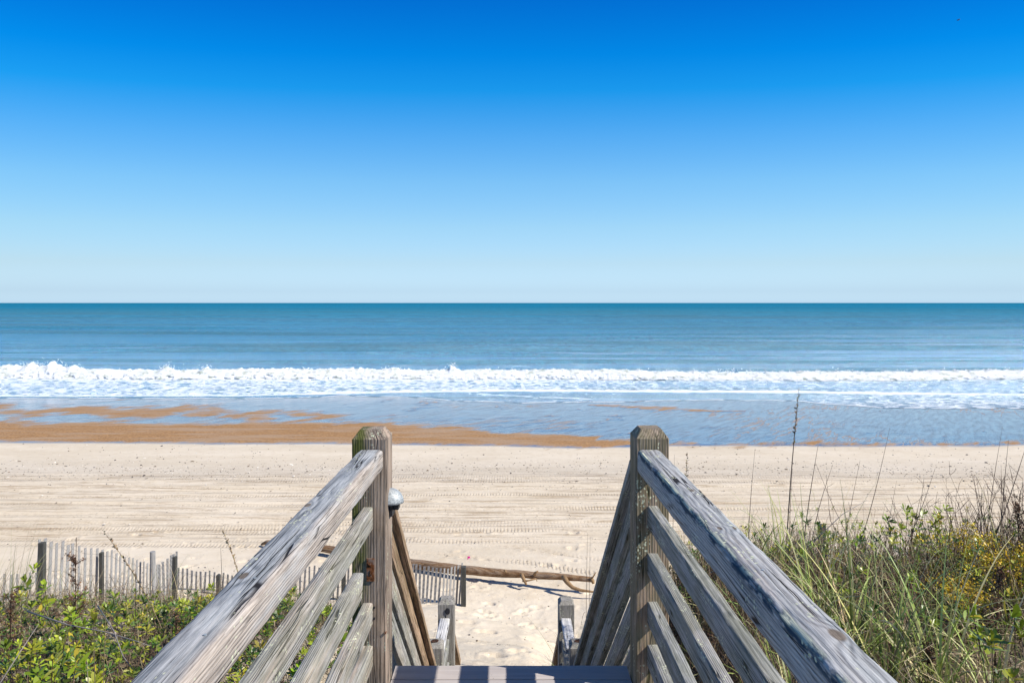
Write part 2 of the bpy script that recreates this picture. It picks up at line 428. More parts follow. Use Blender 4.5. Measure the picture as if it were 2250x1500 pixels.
def sand_material():
    m, nt, out = new_mat('sand'); g = G(nt)
    P_ = g.n('ShaderNodeNewGeometry').outputs['Position']
    x, y, z = g.sep(P_)
    big = g.noise(g.vmath('MULTIPLY', P_, (.25, .8, .3)), 1, 4, .6)
    medn = g.noise(P_, 3.5, 5, .65)
    fine = g.noise(P_, 70, 3, .7)
    strk = g.noise(g.vmath('MULTIPLY', P_, (.4, 10, 1)), 1, 6, .75)
    c = g.mix(g.rng(big, .3, .7), (.565, .485, .375), (.64, .56, .45))
    c = g.mix(g.math('MULTIPLY', g.rng(medn, .45, .75), .35), c, (.45, .36, .25))
    c = g.mix(g.math('MULTIPLY', g.rng(fine, .55, .75), .35), c, (.33, .26, .18))
    inband = g.math('MULTIPLY', g.rng(y, 18.3, 19.6), g.rng(y, 29., 26.5))
    c = g.mix(g.math('MULTIPLY', g.math('MULTIPLY', g.rng(strk, .5, .62), inband), .75), c, (.30, .225, .15))  # dark streaks: thin shadow lines of the relief put into the sand colour
    # tyre treads
    tr = g.attr('tread'); rut_dark = g.attr('rut_dark')
    wv = g.math('SINE', g.math('ADD', g.math('MULTIPLY', x, 62.), g.math('MULTIPLY', medn, 9.)))
    wv2 = g.math('MULTIPLY', g.rng(wv, -.1, .7), tr)
    clump = g.noise(g.vmath('MULTIPLY', P_, (9, 16, 9)), 1, 3, .7)
    c = g.mix(g.math('MULTIPLY', wv2, .42), c, (.25, .19, .13))
    c = g.mix(g.math('MULTIPLY', g.math('MULTIPLY', rut_dark, g.rng(clump, .5, .62)), .55), c, (.22, .165, .11))  # dark ruts: moist sand and debris, plus relief shadows painted in
    # dark specks: shell hash band and debris
    band = g.math('MULTIPLY', g.rng(y, 24.8, 26.8), g.rng(y, 31, 27.5))
    sp = g.vor(g.vmath('ADD', P_, (3, 1, 0)), 11)
    gate = g.noise(P_, 4.3, 2, .5)
    spm = g.math('MULTIPLY', g.rng(sp, .10, .2, 1, 0), g.rng(g.math('ADD', gate, g.math('MULTIPLY', band, .16)), .57, .63))
    c = g.mix(g.math('MULTIPLY', spm, .7), c, (.10, .095, .10))
    c = g.mix(g.math('MULTIPLY', band, .16), c, (.30, .28, .27))
    mu = g.attr('mulch')
    mc = g.mix(g.rng(g.noise(P_, 28, 4, .75), .35, .7), (.022, .014, .009), (.20, .145, .09))
    c = g.mix(g.math('MULTIPLY', mu, .93), c, mc)
    # flecks of white shell
    sh = g.vor(g.vmath('ADD', P_, (13, 7, 0)), 5.5)
    c = g.mix(g.math('MULTIPLY', g.rng(sh, .03, .06, 1, 0), g.math('SUBTRACT', 1., mu)), c, (.85, .83, .8))
    dry = g.attr('dry')
    ax = g.math('ADD', g.math('MULTIPLY', x, .55), g.math('MULTIPLY', y, .83))
    cx = g.math('SUBTRACT', g.math('MULTIPLY', x, .83), g.math('MULTIPLY', y, .55))
    diag = g.comb(g.math('MULTIPLY', ax, .16), g.math('MULTIPLY', cx, 1.15), 0.)
    dn_ = g.noise(diag, 1, 6, .62, .55)
    dn2_ = g.noise(g.comb(g.math('MULTIPLY', ax, .5), g.math('MULTIPLY', cx, 3.4), 4.), 1, 4, .6, .4)
    o0 = g.attr('orange')
    dmix = g.math('ADD', g.math('MULTIPLY', g.math('SUBTRACT', dn_, .5), 2.0), g.math('MULTIPLY', g.math('SUBTRACT', dn2_, .5), .9))
    orange = g.rng(g.math('ADD', o0, dmix), .28, 1.0)
    orange = g.mix(g.rng(o0, .02, .16), 0., orange)
    orange = g.mix(g.rng(o0, .88, 1.0), orange, 1.)
    vein = g.math('ABSOLUTE', g.math('SUBTRACT', g.noise(diag, .8, 4, .6, .5), .5))
    zone = g.math('MULTIPLY', g.rng(y, 57, 52), g.math('SUBTRACT', 1., dry))
    veinm = g.math('MULTIPLY', g.math('MULTIPLY', g.rng(vein, .006, .026, 1, 0), g.rng(g.noise(P_, .09, 2), .46, .60)), zone)
    orange = g.math('MAXIMUM', orange, g.math('MULTIPLY', veinm, .75))
    film = g.math('MULTIPLY', g.math('SUBTRACT', 1., orange), g.math('SUBTRACT', 1., dry))
    of = g.noise(P_, 9, 4, .75)
    oc = g.mix(g.rng(of, .35, .65), (.21, .115, .052), (.42, .24, .105))
    big2 = g.noise(g.vmath('MULTIPLY', P_, (.3, 1.2, .3)), 1, 3)
    oc = g.mix(g.math('MULTIPLY', g.rng(big2, .42, .66), .6), oc, (.36, .26, .18))
    of2 = g.vor(P_, 12)
    oc = g.mix(g.rng(of2, .07, .12, 1, 0), oc, (.72, .62, .5))
    wet_sky = g.mix(g.rng(big2, .35, .65), (.065, .075, .14), (.10, .11, .18))  # blue of the reflected sky mixed into the wet sand colour
    c = g.mix(orange, c, oc)
    damp = g.math('MULTIPLY', g.math('SUBTRACT', 1., dry), g.math('SUBTRACT', 1., orange))
    c = g.mix(damp, c, wet_sky)
    rip = g.noise(g.vmath('MULTIPLY', P_, (.5, 2.6, 1)), 1, 6, .7, .6)
    h = g.math('ADD', g.math('MULTIPLY', medn, .6), g.math('MULTIPLY', fine, .12))
    h = g.math('ADD', h, g.math('MULTIPLY', g.math('MULTIPLY', strk, inband), 1.1))
    h = g.math('SUBTRACT', h, g.math('MULTIPLY', wv2, .6))
    clod = g.noise(P_, 16, 3, .7)
    h = g.math('ADD', h, g.math('MULTIPLY', clod, .35))
    nd = g.bump(h, .55, .045)
    nw = g.bump(rip, .5, .07)
    s1 = g.bsdf(c, g.math('SUBTRACT', .95, g.math('MULTIPLY', damp, .3)), nd, .15)
    s2 = g.bsdf(g.mix(g.rng(dn2_, .45, .7), wet_sky, (.085, .06, .075)), .16, nw, .7, Coat_Weight=g.rng(dn2_, .35, .65, .75, .3), Coat_Roughness=.1)
    g.out(out, g.mixs(film, s1, s2))
    return m

# ================================================================== SEA
def edge_px(px):      # the run-up edge of the thin swash sheet, in photo pixels
    return np.interp(px, [-4000, -600, 0, 600, 760, 900, 1010, 1125, 1260, 1380, 1560, 1750, 1850, 1950, 2250, 5000],
                     [874, 875, 876, 875.5, 870, 873, 881, 885, 884.5, 882, 878.5, 881, 890, 897, 897.5, 899])
def foam2_px(px):
    return np.interp(px, [-4000, 0, 500, 640, 860, 1125, 1700, 2250, 5000], [874, 875, 874, 869, 863, 859.5, 862.5, 870, 872])
def beachY(py):       # ray to the foreshore slope
    r = (py-VY)/F
    return (6.9-.0546875*33.4)/(r-.0546875)
CREST_Y = 78.5
def crest_shift(x): return (fbm(x*.025+5, x*0+2, 3)-.5)*5-.012*x
def sea_height(X, Y):
    z = np.zeros_like(X)
    for (yc, a, w, sd, slant) in ((98, .30, 3.2, 1, .02), (111, .16, 3, 9, -.03), (124, .72, 4.2, 2, .01), (140, .34, 4, 7, .03), (160, .55, 5, 3, -.02), (185, .4, 6, 8, .02),
                           (232, .85, 6.5, 4, .015), (300, .45, 9, 5, -.02), (420, .6, 12, 6, .02)):
        c = yc+slant*X+(fbm(X*.012+sd*7, X*0+sd, 3)-.5)*yc*.12
        amp = a*np.clip(fbm(X*.011*80/yc*1.5+sd*13, X*0+sd*3, 2)*2.6-.55, .05, 1.4)
        d = (Y-c)/w
        z = z+amp*np.exp(-np.where(d < 0, d*d*2.2, d*d*.55))
    # the swell carrying the breaker
    c = CREST_Y+crest_shift(X)
    d = (Y-c)
    z = z+.72*np.exp(-np.where(d < 0, (d/1.1)**2, (d/3.4)**2))
    return z
def make_sea(mat):
    # columns fan out from the viewer; rows begin at the run-up edge
    t = np.linspace(-1, 1, 1001); tt = t+1.5*t**7
    px = VX+tt*1350
    ye = beachY(edge_px(px)+(fbm(px*.02, px*0, 4)-.5)*3.0)
    k1 = np.linspace(0, 1, 130)
    rows1 = ye[None, :]+(86-ye[None, :])*k1[:, None]
    r2 = np.concatenate([np.linspace(86.3, 180, 190), np.geomspace(181, 600, 120), np.geomspace(620, 30000, 40)])
    Y = np.concatenate([rows1, np.repeat(r2[:, None], len(t), 1)], 0)
    X = tt[None, :]*1350/F*Y
    ter = Tz(X, np.minimum(Y, 130))
    sheet = np.maximum(0, ter+.012+.03*sstep(Y-ye[None, :], 0, 1.5))
    Z = np.where(Y < 72, sheet, 0)+sea_height(X, Y)*sstep(Y, 66, 74)
    Z = Z+(fbm(X*.6, Y*.8, 3)-.5)*.07*sstep(Y-ye[None, :], .5, 4)
    PY = VY+(EYE-0.0)*F/Y; PXX = np.repeat(px[None, :], len(Y), 0)
    # foam masks
    f2 = 8.5*F/(foam2_px(px)-VY)
    f2 = np.maximum(f2, ye+.1)[None, :]
    de = Y-ye[None, :]
    wob = (fbm(X*.8, Y*.8, 3)-.5)*.5
    edge = np.exp(-((de-.22)/.26)**2)*np.clip(fbm(PXX*.03, PXX*0+4, 3)*2.4-.25, .4, 1)
    line2 = np.exp(-((Y-f2-.7+wob*1.4)/np.interp(PXX, [500, 1000, 1500], [.5, .75, 1.0]))**2)*(.95)*np.interp(PXX, [-100, 500, 700, 900, 5000], [.75, .8, .95, 1, 1])
    inner = sstep(Y-f2, -.3, .5)*sstep(CREST_Y+crest_shift(X)+1.0-Y, 0, .8)
    lace = inner*(.505+.12*sstep(Y, 72, 77)+.10*np.exp(-((Y-f2)/1.5)**2)-.10*sstep(PXX, 1000, 1600))
    thin = sstep(de, .1, .4)*sstep(f2-Y, -.2, .3)*np.interp(PXX, [-100, 800, 1250, 1600, 1850, 2000, 5000], [.1, .3, .33, .28, .42, .46, .48])
    foam = np.maximum(lace, thin)
    f3y = np.interp(px, [1030, 1100, 1180, 1290], [864, 869, 876, 883]); f3 = (8.5*F/(f3y-VY))[None, :]
    f3 = np.maximum(f3, ye[None, :]+.2)
    line3 = np.exp(-((Y-f3)/.35)**2)*((PXX > 1030)*(PXX < 1300))*np.clip(fbm(PXX*.05, PXX*0+14, 3)*2.2-.2, .3, 1)
    solid = np.clip(np.maximum.reduce([edge, line2, line3]), 0, 1)
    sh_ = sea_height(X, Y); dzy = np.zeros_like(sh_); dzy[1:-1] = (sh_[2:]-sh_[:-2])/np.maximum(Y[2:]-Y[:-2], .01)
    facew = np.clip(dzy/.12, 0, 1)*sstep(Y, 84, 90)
    depth = sstep(Y, 52, 60)
    nr, nc = X.shape
    V = np.stack([X, Y, Z], -1).reshape(-1, 3)
    idx = np.arange(nr*nc).reshape(nr, nc)
    Fq = np.stack([idx[:-1, :-1], idx[:-1, 1:], idx[1:, 1:], idx[1:, :-1]], -1).reshape(-1, 4)
    me = mesh_from('sea', V, Fq, mat, True)
    for nm, a in (('facew', facew), ('foam', foam), ('solid', solid), ('depth', depth)): add_attr(me, nm, a)
    return tag(link('sea', me), kind='structure')
def sea_material():
    m, nt, out = new_mat('sea_water'); g = G(nt)
    P_ = g.n('ShaderNodeNewGeometry').outputs['Position']
    x, y, z = g.sep(P_)
    ly = g.math('LOGARITHM', y, 10.)
    deep = g.ramp(g.rng(ly, 1.75, 3.6, 0, 1, False), [(0, (.06, .22, .33)), (.12, (.03, .26, .42)), (.28, (.03, .22, .33)), (.42, (.02, .19, .27)), (.55, (.012, .18, .26)), (.72, (0., .17, .30)), (1, (0., .16, .29))])
    # wind patches
    wp = g.noise(g.vmath('MULTIPLY', P_, (.004, .02, 1)), 1, 4, .6)
    deep = g.mix(g.math('MULTIPLY', g.rng(wp, .4, .65), .4), deep, (.06, .13, .15))
    b1 = g.noise(g.vmath('MULTIPLY', P_, (.012, .16, 1)), 1, 4, .65)
    b2 = g.noise(g.vmath('MULTIPLY', P_, (.004, .035, 1)), 1, 4, .65)
    b3 = g.noise(g.vmath('MULTIPLY', P_, (.001, .007, 1)), 1, 4, .65)
    n1_ = g.rng(y, 90, 260, 1, 0); n2_ = g.rng(y, 400, 1400, 1, 0)
    bb = g.mix(n2_, b3, g.mix(n1_, b2, b1))
    bandm = g.rng(bb, .44, .62)
    gr_ = g.noise(g.vmath('MULTIPLY', P_, (.8, 1.2, 1)), 1, 5, .8)
    gr2 = g.noise(g.vmath('MULTIPLY', P_, (.08, .2, 1)), 1, 5, .8)
    gr_ = g.mix(g.rng(y, 110, 350), gr_, gr2)
    deep = g.mix(g.math('MULTIPLY', g.rng(gr_, .48, .58), .6), deep, (.015, .09, .15))
    deep = g.mix(g.math('MULTIPLY', g.rng(gr_, .50, .40), .35), deep, (.05, .32, .50))  # fine ripple glints painted into the water colour
    deep = g.mix(g.math('MULTIPLY', bandm, .55), deep, g.mix(g.rng(ly, 2.6, 3.3), (.07, .13, .14), (.0, .10, .17)))
    r1 = g.noise(g.vmath('MULTIPLY', P_, (.6, 1.1, 1)), 1, 6, .78)
    r2 = g.noise(g.vmath('MULTIPLY', P_, (.05, .16, 1)), 1, 4, .6)
    h = g.math('ADD', g.math('MULTIPLY', r1, 1.3), g.math('MULTIPLY', r2, 2.0))
    nrm = g.bump(h, 1., .55)
    dif = g.n('ShaderNodeBsdfDiffuse')
    gl = g.n('ShaderNodeBsdfGlossy'); gl.inputs['Roughness'].default_value = .22
    g.put(gl.inputs['Color'], (.80, .92, 1.)); g.put(gl.inputs['Normal'], nrm)
    fac = g.ramp(g.rng(ly, 1.75, 3.6, 0, 1, False), [(0, .50), (.2, .44), (.42, .33), (.55, .18), (.68, .06), (1, .015)])
    fw = g.attr('facew')
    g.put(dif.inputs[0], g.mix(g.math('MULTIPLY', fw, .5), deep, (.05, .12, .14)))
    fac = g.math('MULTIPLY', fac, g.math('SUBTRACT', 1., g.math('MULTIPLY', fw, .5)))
    fac = g.math('MULTIPLY', fac, g.math('SUBTRACT', 1.15, g.math('MULTIPLY', bandm, .45)))
    water = g.mixs(fac, dif.outputs[0], gl.outputs[0])
    # shallow sheet: thin, shows wet sand
    sh = g.bsdf((.07, .09, .15), .14, g.bump(r1, .35, .1), .9)
    water = g.mixs(g.attr('depth'), sh, water)
    foam = g.attr('foam'); solid = g.attr('solid')
    n = g.noise(g.vmath('MULTIPLY', P_, (.95, 1.25, 1)), 1, 5, .66, .8)
    cells = g.vor(g.vmath('ADD', g.vmath('MULTIPLY', P_, (.9, 1.1, 0)), g.vmath('MULTIPLY', g.noise(P_, .9, 3, .6, 0, 1), (1.6, 1.6, 0))), 1, 'DISTANCE_TO_EDGE')
    lacy = g.math('ADD', g.math('MULTIPLY', n, .9), g.math('MULTIPLY', g.rng(cells, 0, .35, .22, 0), 1))
    lm = g.rng(g.math('ADD', lacy, foam), 1.04, 1.17)
    lm = g.math('MULTIPLY', lm, g.rng(foam, .02, .15))
    sm = g.math('MULTIPLY', g.rng(g.math('ADD', solid, g.math('MULTIPLY', n, .5)), .62, .82), 1)
    fm = g.math('MAXIMUM', g.math('MULTIPLY', lm, .93), sm)
    fcol = g.bsdf((.74, .78, .83), .9, g.bump(g.noise(P_, 5, 4, .7), .6, .15), .1)
    g.out(out, g.mixs(fm, water, fcol))
    return m

def make_breaker(mat):
    n = 2600
    px = np.linspace(-900, 3150, n)
    prof_ = np.array([(-2.6, .02), (-2.4, .16), (-2.1, .36), (-1.7, .60), (-1.3, .82), (-.95, 1.0), (-.6, 1.12), (-.3, 1.2), (.0, 1.22), (.35, 1.16), (.7, .9), (.9, .55)])
    # resample profile
    s = np.linspace(0, 1, 30); si = np.linspace(0, 1, len(prof_))
    py_ = np.interp(s, si, prof_[:, 0]); pz_ = np.interp(s, si, prof_[:, 1])
    Yc = 78.5
    X0 = (px-VX)*Yc/F
    c = CREST_Y+crest_shift(X0)
    hh = (.42+.55*fbm(X0*.07, X0*0+8, 4))
    hh = hh*np.interp(px, [-900, 0, 150, 420, 700, 1100, 1500, 1900, 3150], [1.1, 1.12, 1.15, 1.0, .95, .92, .85, 1.03, 1.1])
    burst = np.zeros(n)
    for (p, w, a) in ((60, 9, .6), (108, 11, .7), (20, 12, .2), (160, 8, .35), (370, 10, .35), (455, 8, .3), (870, 16, .25), (995, 9, .45), (-300, 30, .5), (2500, 30, .4)):
        burst += a*np.exp(-((px-p)/w)**2)
    X = np.repeat(X0[:, None], 30, 1); Yb = c[:, None]+py_[None, :]
    Z = pz_[None, :]*hh[:, None]
    up = np.clip(pz_/1.2, 0, 1)[None, :]
    lump = fbm(X*1.3, Yb*1.3+Z*2, 5, .62)-.5
    lump2 = fbm(X*4.5+3, Yb*4+Z*5, 4, .6)-.5
    spike = np.maximum(fbm(X*2.4+50, X*0+3, 4, .7)-.5, 0)
    Z = Z+up*(lump*.32+lump2*.18)+up**6*spike*.5+up**4*burst[:, None]*(.35+1.0*fbm(X*6, X*0+1, 3, .7))
    Yb = Yb+(lump*1.3+lump2*.6)*(.35+.65*(1-up))
    V = np.stack([X, Yb, Z], -1).reshape(-1, 3)
    idx = np.arange(n*30).reshape(n, 30)
    Fq = np.stack([idx[:-1, :-1], idx[1:, :-1], idx[1:, 1:], idx[:-1, 1:]], -1).reshape(-1, 4)
    me = mesh_from('breaking_wave', V, Fq, mat, True)
    o = tag(link('breaking_wave', me), kind='structure')
    # spray: small flying drops and clots above the crest
    r = np.random.default_rng(2); Vs = []; Fs = []
    base = np.array([(1, 0, 0), (-1, 0, 0), (0, 1, 0), (0, -1, 0), (0, 0, 1), (0, 0, -1)], float)
    tri = [(0, 2, 4), (2, 1, 4), (1, 3, 4), (3, 0, 4), (2, 0, 5), (1, 2, 5), (3, 1, 5), (0, 3, 5)]
    def drop(p, s_):
        k = len(Vs)*6; Vs.append(base*s_*r.uniform(.6, 1.4, (6, 3))+p); Fs.extend([(a+k, b+k, c_+k) for a, b, c_ in tri])
    for (p, w, a, cnt) in ((60, 14, .9, 110), (105, 22, 1.15, 170), (160, 9, .8, 50), (370, 12, .9, 60), (455, 8, .7, 26), (870, 14, .4, 30), (995, 8, .9, 50), (640, 20, .4, 20), (1590, 14, .3, 16)):
        for _ in range(cnt):
            q = r.normal(p, w); x_ = (q-VX)*Yc/F
            z_ = .85+abs(r.normal(0, .42))*a
            drop(np.array([x_, CREST_Y+float(crest_shift(np.array([x_]))[0])+r.normal(-.2, .3), z_]), r.uniform(.015, .06)*(1.4-min(1, (z_-1)*.6)))
    for _ in range(900):
        q = r.uniform(-400, 2600); x_ = (q-VX)*Yc/F
        drop(np.array([x_, CREST_Y+float(crest_shift(np.array([x_]))[0])+r.normal(-.3, .25), (.72+abs(r.normal(0, .14)))]), r.uniform(.02, .06))
    me = mesh_from('spray', np.concatenate(Vs), np.array(Fs), mat)
    tag(link('sea_spray', me), 'white droplets thrown up above the crest of the breaking wave', 'spray', kind='stuff')

# ================================================================== BUILD SETTING
M_sand = sand_material(); M_sea = sea_material()
mf, nt, out = new_mat('white_foam'); g = G(nt)
pp = g.n('ShaderNodeNewGeometry').outputs['Position']
fn = g.noise(g.vmath('MULTIPLY', pp, (1.2, 1.2, 2.4)), 1, 5, .7)
fc_ = g.mix(g.rng(fn, .36, .50), (.42, .46, .40), (.74, .76, .78))
g.out(out, g.bsdf(fc_, .9, g.bump(g.noise(pp, 4, 5, .7), .7, .25), .1))
M_foam = mf
make_ground(M_sand); make_sea(M_sea); make_breaker(M_foam)

# ================================================================== BOARDWALK
M_rail_l = wood('weathered_rail', **BLU, tan=(.50, .38, .28), tanamt=.15, crack=1., lichen=.5, warm=True,
                knots=((2.957, .035, .045, .028, .014), (2.43, .02, .045, .026, .013), (1.9, -.03, .045, .03, .015)), pith=(.03, -.10), ringsp=.008)
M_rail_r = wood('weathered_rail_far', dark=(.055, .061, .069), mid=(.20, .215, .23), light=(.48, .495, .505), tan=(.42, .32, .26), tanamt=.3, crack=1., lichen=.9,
                blue_edge=True, knots=((3.118, -.012, .045, .026, .013), (2.748, .012, .045, .02, .011), (2.75, -.028, .045, .018, .010), (2.164, -.02, .045, .034, .02)), pith=(-.02, -.13), ringsp=.007)
M_board = wood('weathered_board', **GRY, warm=False, tan=(.48, .36, .27), tanamt=.5, crack=.8, lichen=1.0, algae=.25, pith=(.06, .02), ringsp=.006)
M_board_r = wood('weathered_board_far', dark=(.07, .072, .075), mid=(.20, .205, .21), light=(.42, .42, .42), tan=(.30, .24, .18), tanamt=.3, crack=.9, lichen=.8, algae=.3, pith=(-.05, .03), ringsp=.006)
M_post_l = wood('post_wood', dark=(.04, .032, .026), mid=(.125, .098, .078), light=(.32, .26, .215), tan=(.55, .42, .33), tanamt=.6, crack=.8, algae=.95, edge='minus', lichen=.15, pith=(.12, .03), ringsp=.009)
M_post_r = wood('post_wood_far', dark=(.05, .042, .034), mid=(.17, .135, .10), light=(.38, .31, .25), tan=(.42, .28, .18), tanamt=.6, crack=.9, algae=.35, lichen=.5, pith=(-.12, .03), ringsp=.009)
M_brown = wood('brown_board', dark=(.06, .035, .02), mid=(.19, .12, .075), light=(.42, .31, .22), tan=(.55, .38, .26), tanamt=.8, crack=.6, algae=.2, pith=(.06, .02))
M_lowpost = wood('low_post_wood', dark=(.07, .065, .06), mid=(.19, .175, .16), light=(.50, .48, .45), crack=1.1, lichen=.4, algae=.1, pith=(.08, .03))
M_deck, nt, out = new_mat('composite_deck'); g = G(nt)
tc = g.n('ShaderNodeTexCoord').outputs['Object']
dn = g.noise(g.vmath('MULTIPLY', tc, (3, 90, 90)), 1, 4, .6)
dn2 = g.noise(tc, 9, 4, .6)
dc = g.mix(g.rng(dn, .3, .7), (.38, .34, .325), (.46, .42, .40))
dc = g.mix(g.math('MULTIPLY', g.rng(dn2, .5, .7), .35), dc, (.50, .44, .38))
spk = g.vor(tc, 22)
dc = g.mix(g.rng(spk, .03, .06, .7, 0), dc, (.10, .08, .06))
g.out(out, g.bsdf(dc, .7, g.bump(dn, .4, .002), .3))
M_rust, nt, out = new_mat('rust'); g = G(nt)
tc = g.n('ShaderNodeTexCoord').outputs['Object']
rn = g.noise(tc, 45, 4, .7)
g.out(out, g.bsdf(g.ramp(rn, [(.35, (.02, .012, .008)), (.46, (.15, .055, .02)), (.56, (.16, .105, .08)), (.8, (.24, .19, .16))]), .9, g.bump(rn, .6, .003), .1))
M_pale = wood('bleached_wood', dark=(.20, .20, .21), mid=(.45, .45, .46), light=(.70, .69, .68), crack=1.2, lichen=.2)
M_core, nt, out = new_mat('hole_rust'); g = G(nt)
rn = g.noise(g.n('ShaderNodeNewGeometry').outputs['Position'], 90, 3, .7)
g.out(out, g.bsdf(g.ramp(rn, [(.4, (.012, .008, .006)), (.58, (.06, .025, .012)), (.7, (.22, .09, .04))]), .9))
M_metal, nt, out = new_mat('galvanised'); g = G(nt)
tc = g.n('ShaderNodeTexCoord').outputs['Object']
rn = g.noise(tc, 130, 4, .7)
g.out(out, g.bsdf(g.ramp(rn, [(.3, (.14, .16, .18)), (.5, (.33, .36, .38)), (.7, (.50, .53, .54))]), .55, g.bump(rn, .3, .002), .5, Metallic=.25))
M_dark, nt, out = new_mat('dark_metal'); g = G(nt)
g.out(out, g.bsdf((.02, .02, .025), .5))

DECK = EYE-1.593
walk = empty('boardwalk_stairs', (0, 2.9, DECK), 'weathered grey wooden beach stairs with plank rails going down to the sand', 'beach stairs')
PYF = 2.80       # front face of the upper posts
lp = post('post', -.573, PYF+.071, EYE-.526, DECK-.95, .142, M_post_l, walk, d=.142, cham=.036, inset=.026)
lp['label'] = 'left upper post with green algae and a rusty notch'
rp = post('post', .5895, PYF+.069, EYE-.522, DECK-.95, .136, M_post_r, walk, d=.138, cham=.036, inset=.026)
rp['label'] = 'right upper post striped with rail shadows'
# posts behind the viewer that carry the other rail ends
for x_ in (-.573, .59): post('post', x_, -1.0, EYE-.526, DECK-.95, .14, M_post_r, walk)
# level handrails
hl = beam('handrail', (-.5625, -1.0+.07, EYE-.6-.0425), (-.5625, PYF-.002, EYE-.6-.0425), .096, .085, M_rail_l, walk, r=.012, wob=.0022, seg=.02, endcut=.012)
hl['label'] = 'left level handrail with knots and long cracks'
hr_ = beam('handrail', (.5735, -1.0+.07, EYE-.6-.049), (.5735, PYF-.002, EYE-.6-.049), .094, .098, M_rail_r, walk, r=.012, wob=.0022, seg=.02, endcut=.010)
hr_['label'] = 'right level handrail with a dark blue inner edge'
for (h, ye_) in ((.838, PYF-.002), (1.035, 2.60), (1.230, PYF-.002), (1.405, PYF-.002)):
    beam('rail', (-.579, -.93, EYE-h-.0445), (-.579, ye_, EYE-h-.0445), .042, .089, M_board, walk, r=.005, wob=.0015, endcut=-.02)
for h in (.832, 1.026, 1.224, 1.40):
    beam('rail', (.5895, -.93, EYE-h-.0445), (.5895, PYF-.002, EYE-h-.0445), .042, .089, M_board_r, walk, r=.005, wob=.0015, endcut=-.01)
# knife-edged rusty notch and screws on the left post
def box_bm(V, F_, c, s, rot=None):
    k = len(V)
    for a in (-1, 1):
        for b in (-1, 1):
            for d_ in (-1, 1):
                v = Vector((a*s[0]/2, b*s[1]/2, d_*s[2]/2))
                if rot: v = rot @ v
                V.append(tuple(Vector(c)+v))
    for f in ((0, 1, 3, 2), (4, 6, 7, 5), (0, 4, 5, 1), (2, 3, 7, 6), (0, 2, 6, 4), (1, 5, 7, 3)): F_.append(tuple(k+i for i in f))
V, F_ = [], []
c = P(814, 1251, PYF-.003); box_bm(V, F_, c, (.030, .008, .092))
c = P(812, 1240, PYF-.008); box_bm(V, F_, c, (.012, .006, .006)); c = P(816, 1256, PYF-.008); box_bm(V, F_, c, (.008, .006, .018))
link('rusty_notch', mesh_from('rusty_notch', V, F_, M_rust), walk)  # sunken notch modelled as a thin rusty plate added on the post face
def screw(px, py, Y, mat=M_rust, s=.005):
    c = P(px, py, Y); V = []; F_ = []
    for a in range(8):
        an = a*math.pi/4
        V.append((c[0]+s*math.cos(an), c[1]-.004, c[2]+s*math.sin(an))); V.append((c[0]+s*math.cos(an), c[1]+.012, c[2]+s*math.sin(an)))
    for a in range(8):
        b = (a+1) % 8; F_.append((2*a, 2*b, 2*b+1, 2*a+1))
    F_.append(tuple(2*a for a in range(8)))
    link('screw', mesh_from('screw', V, F_, mat), walk)
for q in ((822, 1334), (822, 1358), (846.5, 1389)): screw(q[0], q[1], PYF-.002, M_dark if q[0] == 822 else M_rust)
def nail(x_, y_):
    V = []; F_ = []; z_ = EYE-.6
    for a in range(8):
        an = a*math.pi/4; V.append((x_+.0035*math.cos(an), y_+.0035*math.sin(an), z_+.0018)); V.append((x_+.0035*math.cos(an), y_+.0035*math.sin(an), z_-.01))
    for a in range(8):
        b = (a+1) % 8; F_.append((2*a, 2*b, 2*b+1, 2*a+1))
    F_.append(tuple(reversed([2*a for a in range(8)])))
    link('screw', mesh_from('screw', V, F_, M_metal), walk)
for (px_, py_) in ((560, 1270), (450, 1395), (1676, 1252)):
    yy_ = F*.6/(py_-VY); nail((px_-VX)*yy_/F, yy_)
# deck boards
ys = 3.006; first = True
while ys > -1.6:
    w_ = .113 if first else .137
    b0 = (-.497 if ys < PYF+.1 else -.497)
    xl, xr = (-.662, .672) if (ys-w_ > 2.95 or ys < PYF) else (-.497, .517)
    if first: xl, xr = -.497, .517
    beam('deck_board', (xl, ys-w_/2, DECK-.017), (xr, ys-w_/2, DECK-.017), w_-.006, .034, M_deck, walk, r=.003, wob=.0003)
    ys -= w_; first = False
# joists under the deck
for x_ in (-.45, .46): beam('joist', (x_, -1.5, DECK-.135), (x_, 2.97, DECK-.135), .038, .19, M_brown, walk)
# descending flight
SL = .927
def drop_rail(X, h0, w, hv, mat, name='stair_rail', side=1, y0=2.945, y1=5.25, drift=0., x_off=0):
    """board parallel to the flight; h0 = depth of its top edge at y0, hv = vertical size"""
    ang = math.atan(SL); hp = hv*math.cos(ang)
    p0 = Vector((X, y0, EYE-h0-hv/2)); p1 = Vector((X+drift, y1, EYE-h0-hv/2-SL*(y1-y0)))
    return beam(name, p0, p1, w, hp, mat, walk, r=.004, wob=.001)
for sgn, X, dr, mats in ((-1, -.571, -.016, (M_brown, M_board, M_board, M_board)), (1, .577, -.036, (M_board_r, M_board_r, M_board_r, M_board_r))):
    cap = drop_rail(X-sgn*.005, .735 if sgn < 0 else .665, .098, .052, M_brown if sgn < 0 else M_board_r, 'stair_handrail', drift=dr, y1=5.2)
    for i, h0 in enumerate((.79, .985, 1.18, 1.375) if sgn < 0 else (.72, .95, 1.18, 1.41)):
        drop_rail(X, h0, .038, .135, mats[i], drift=dr)
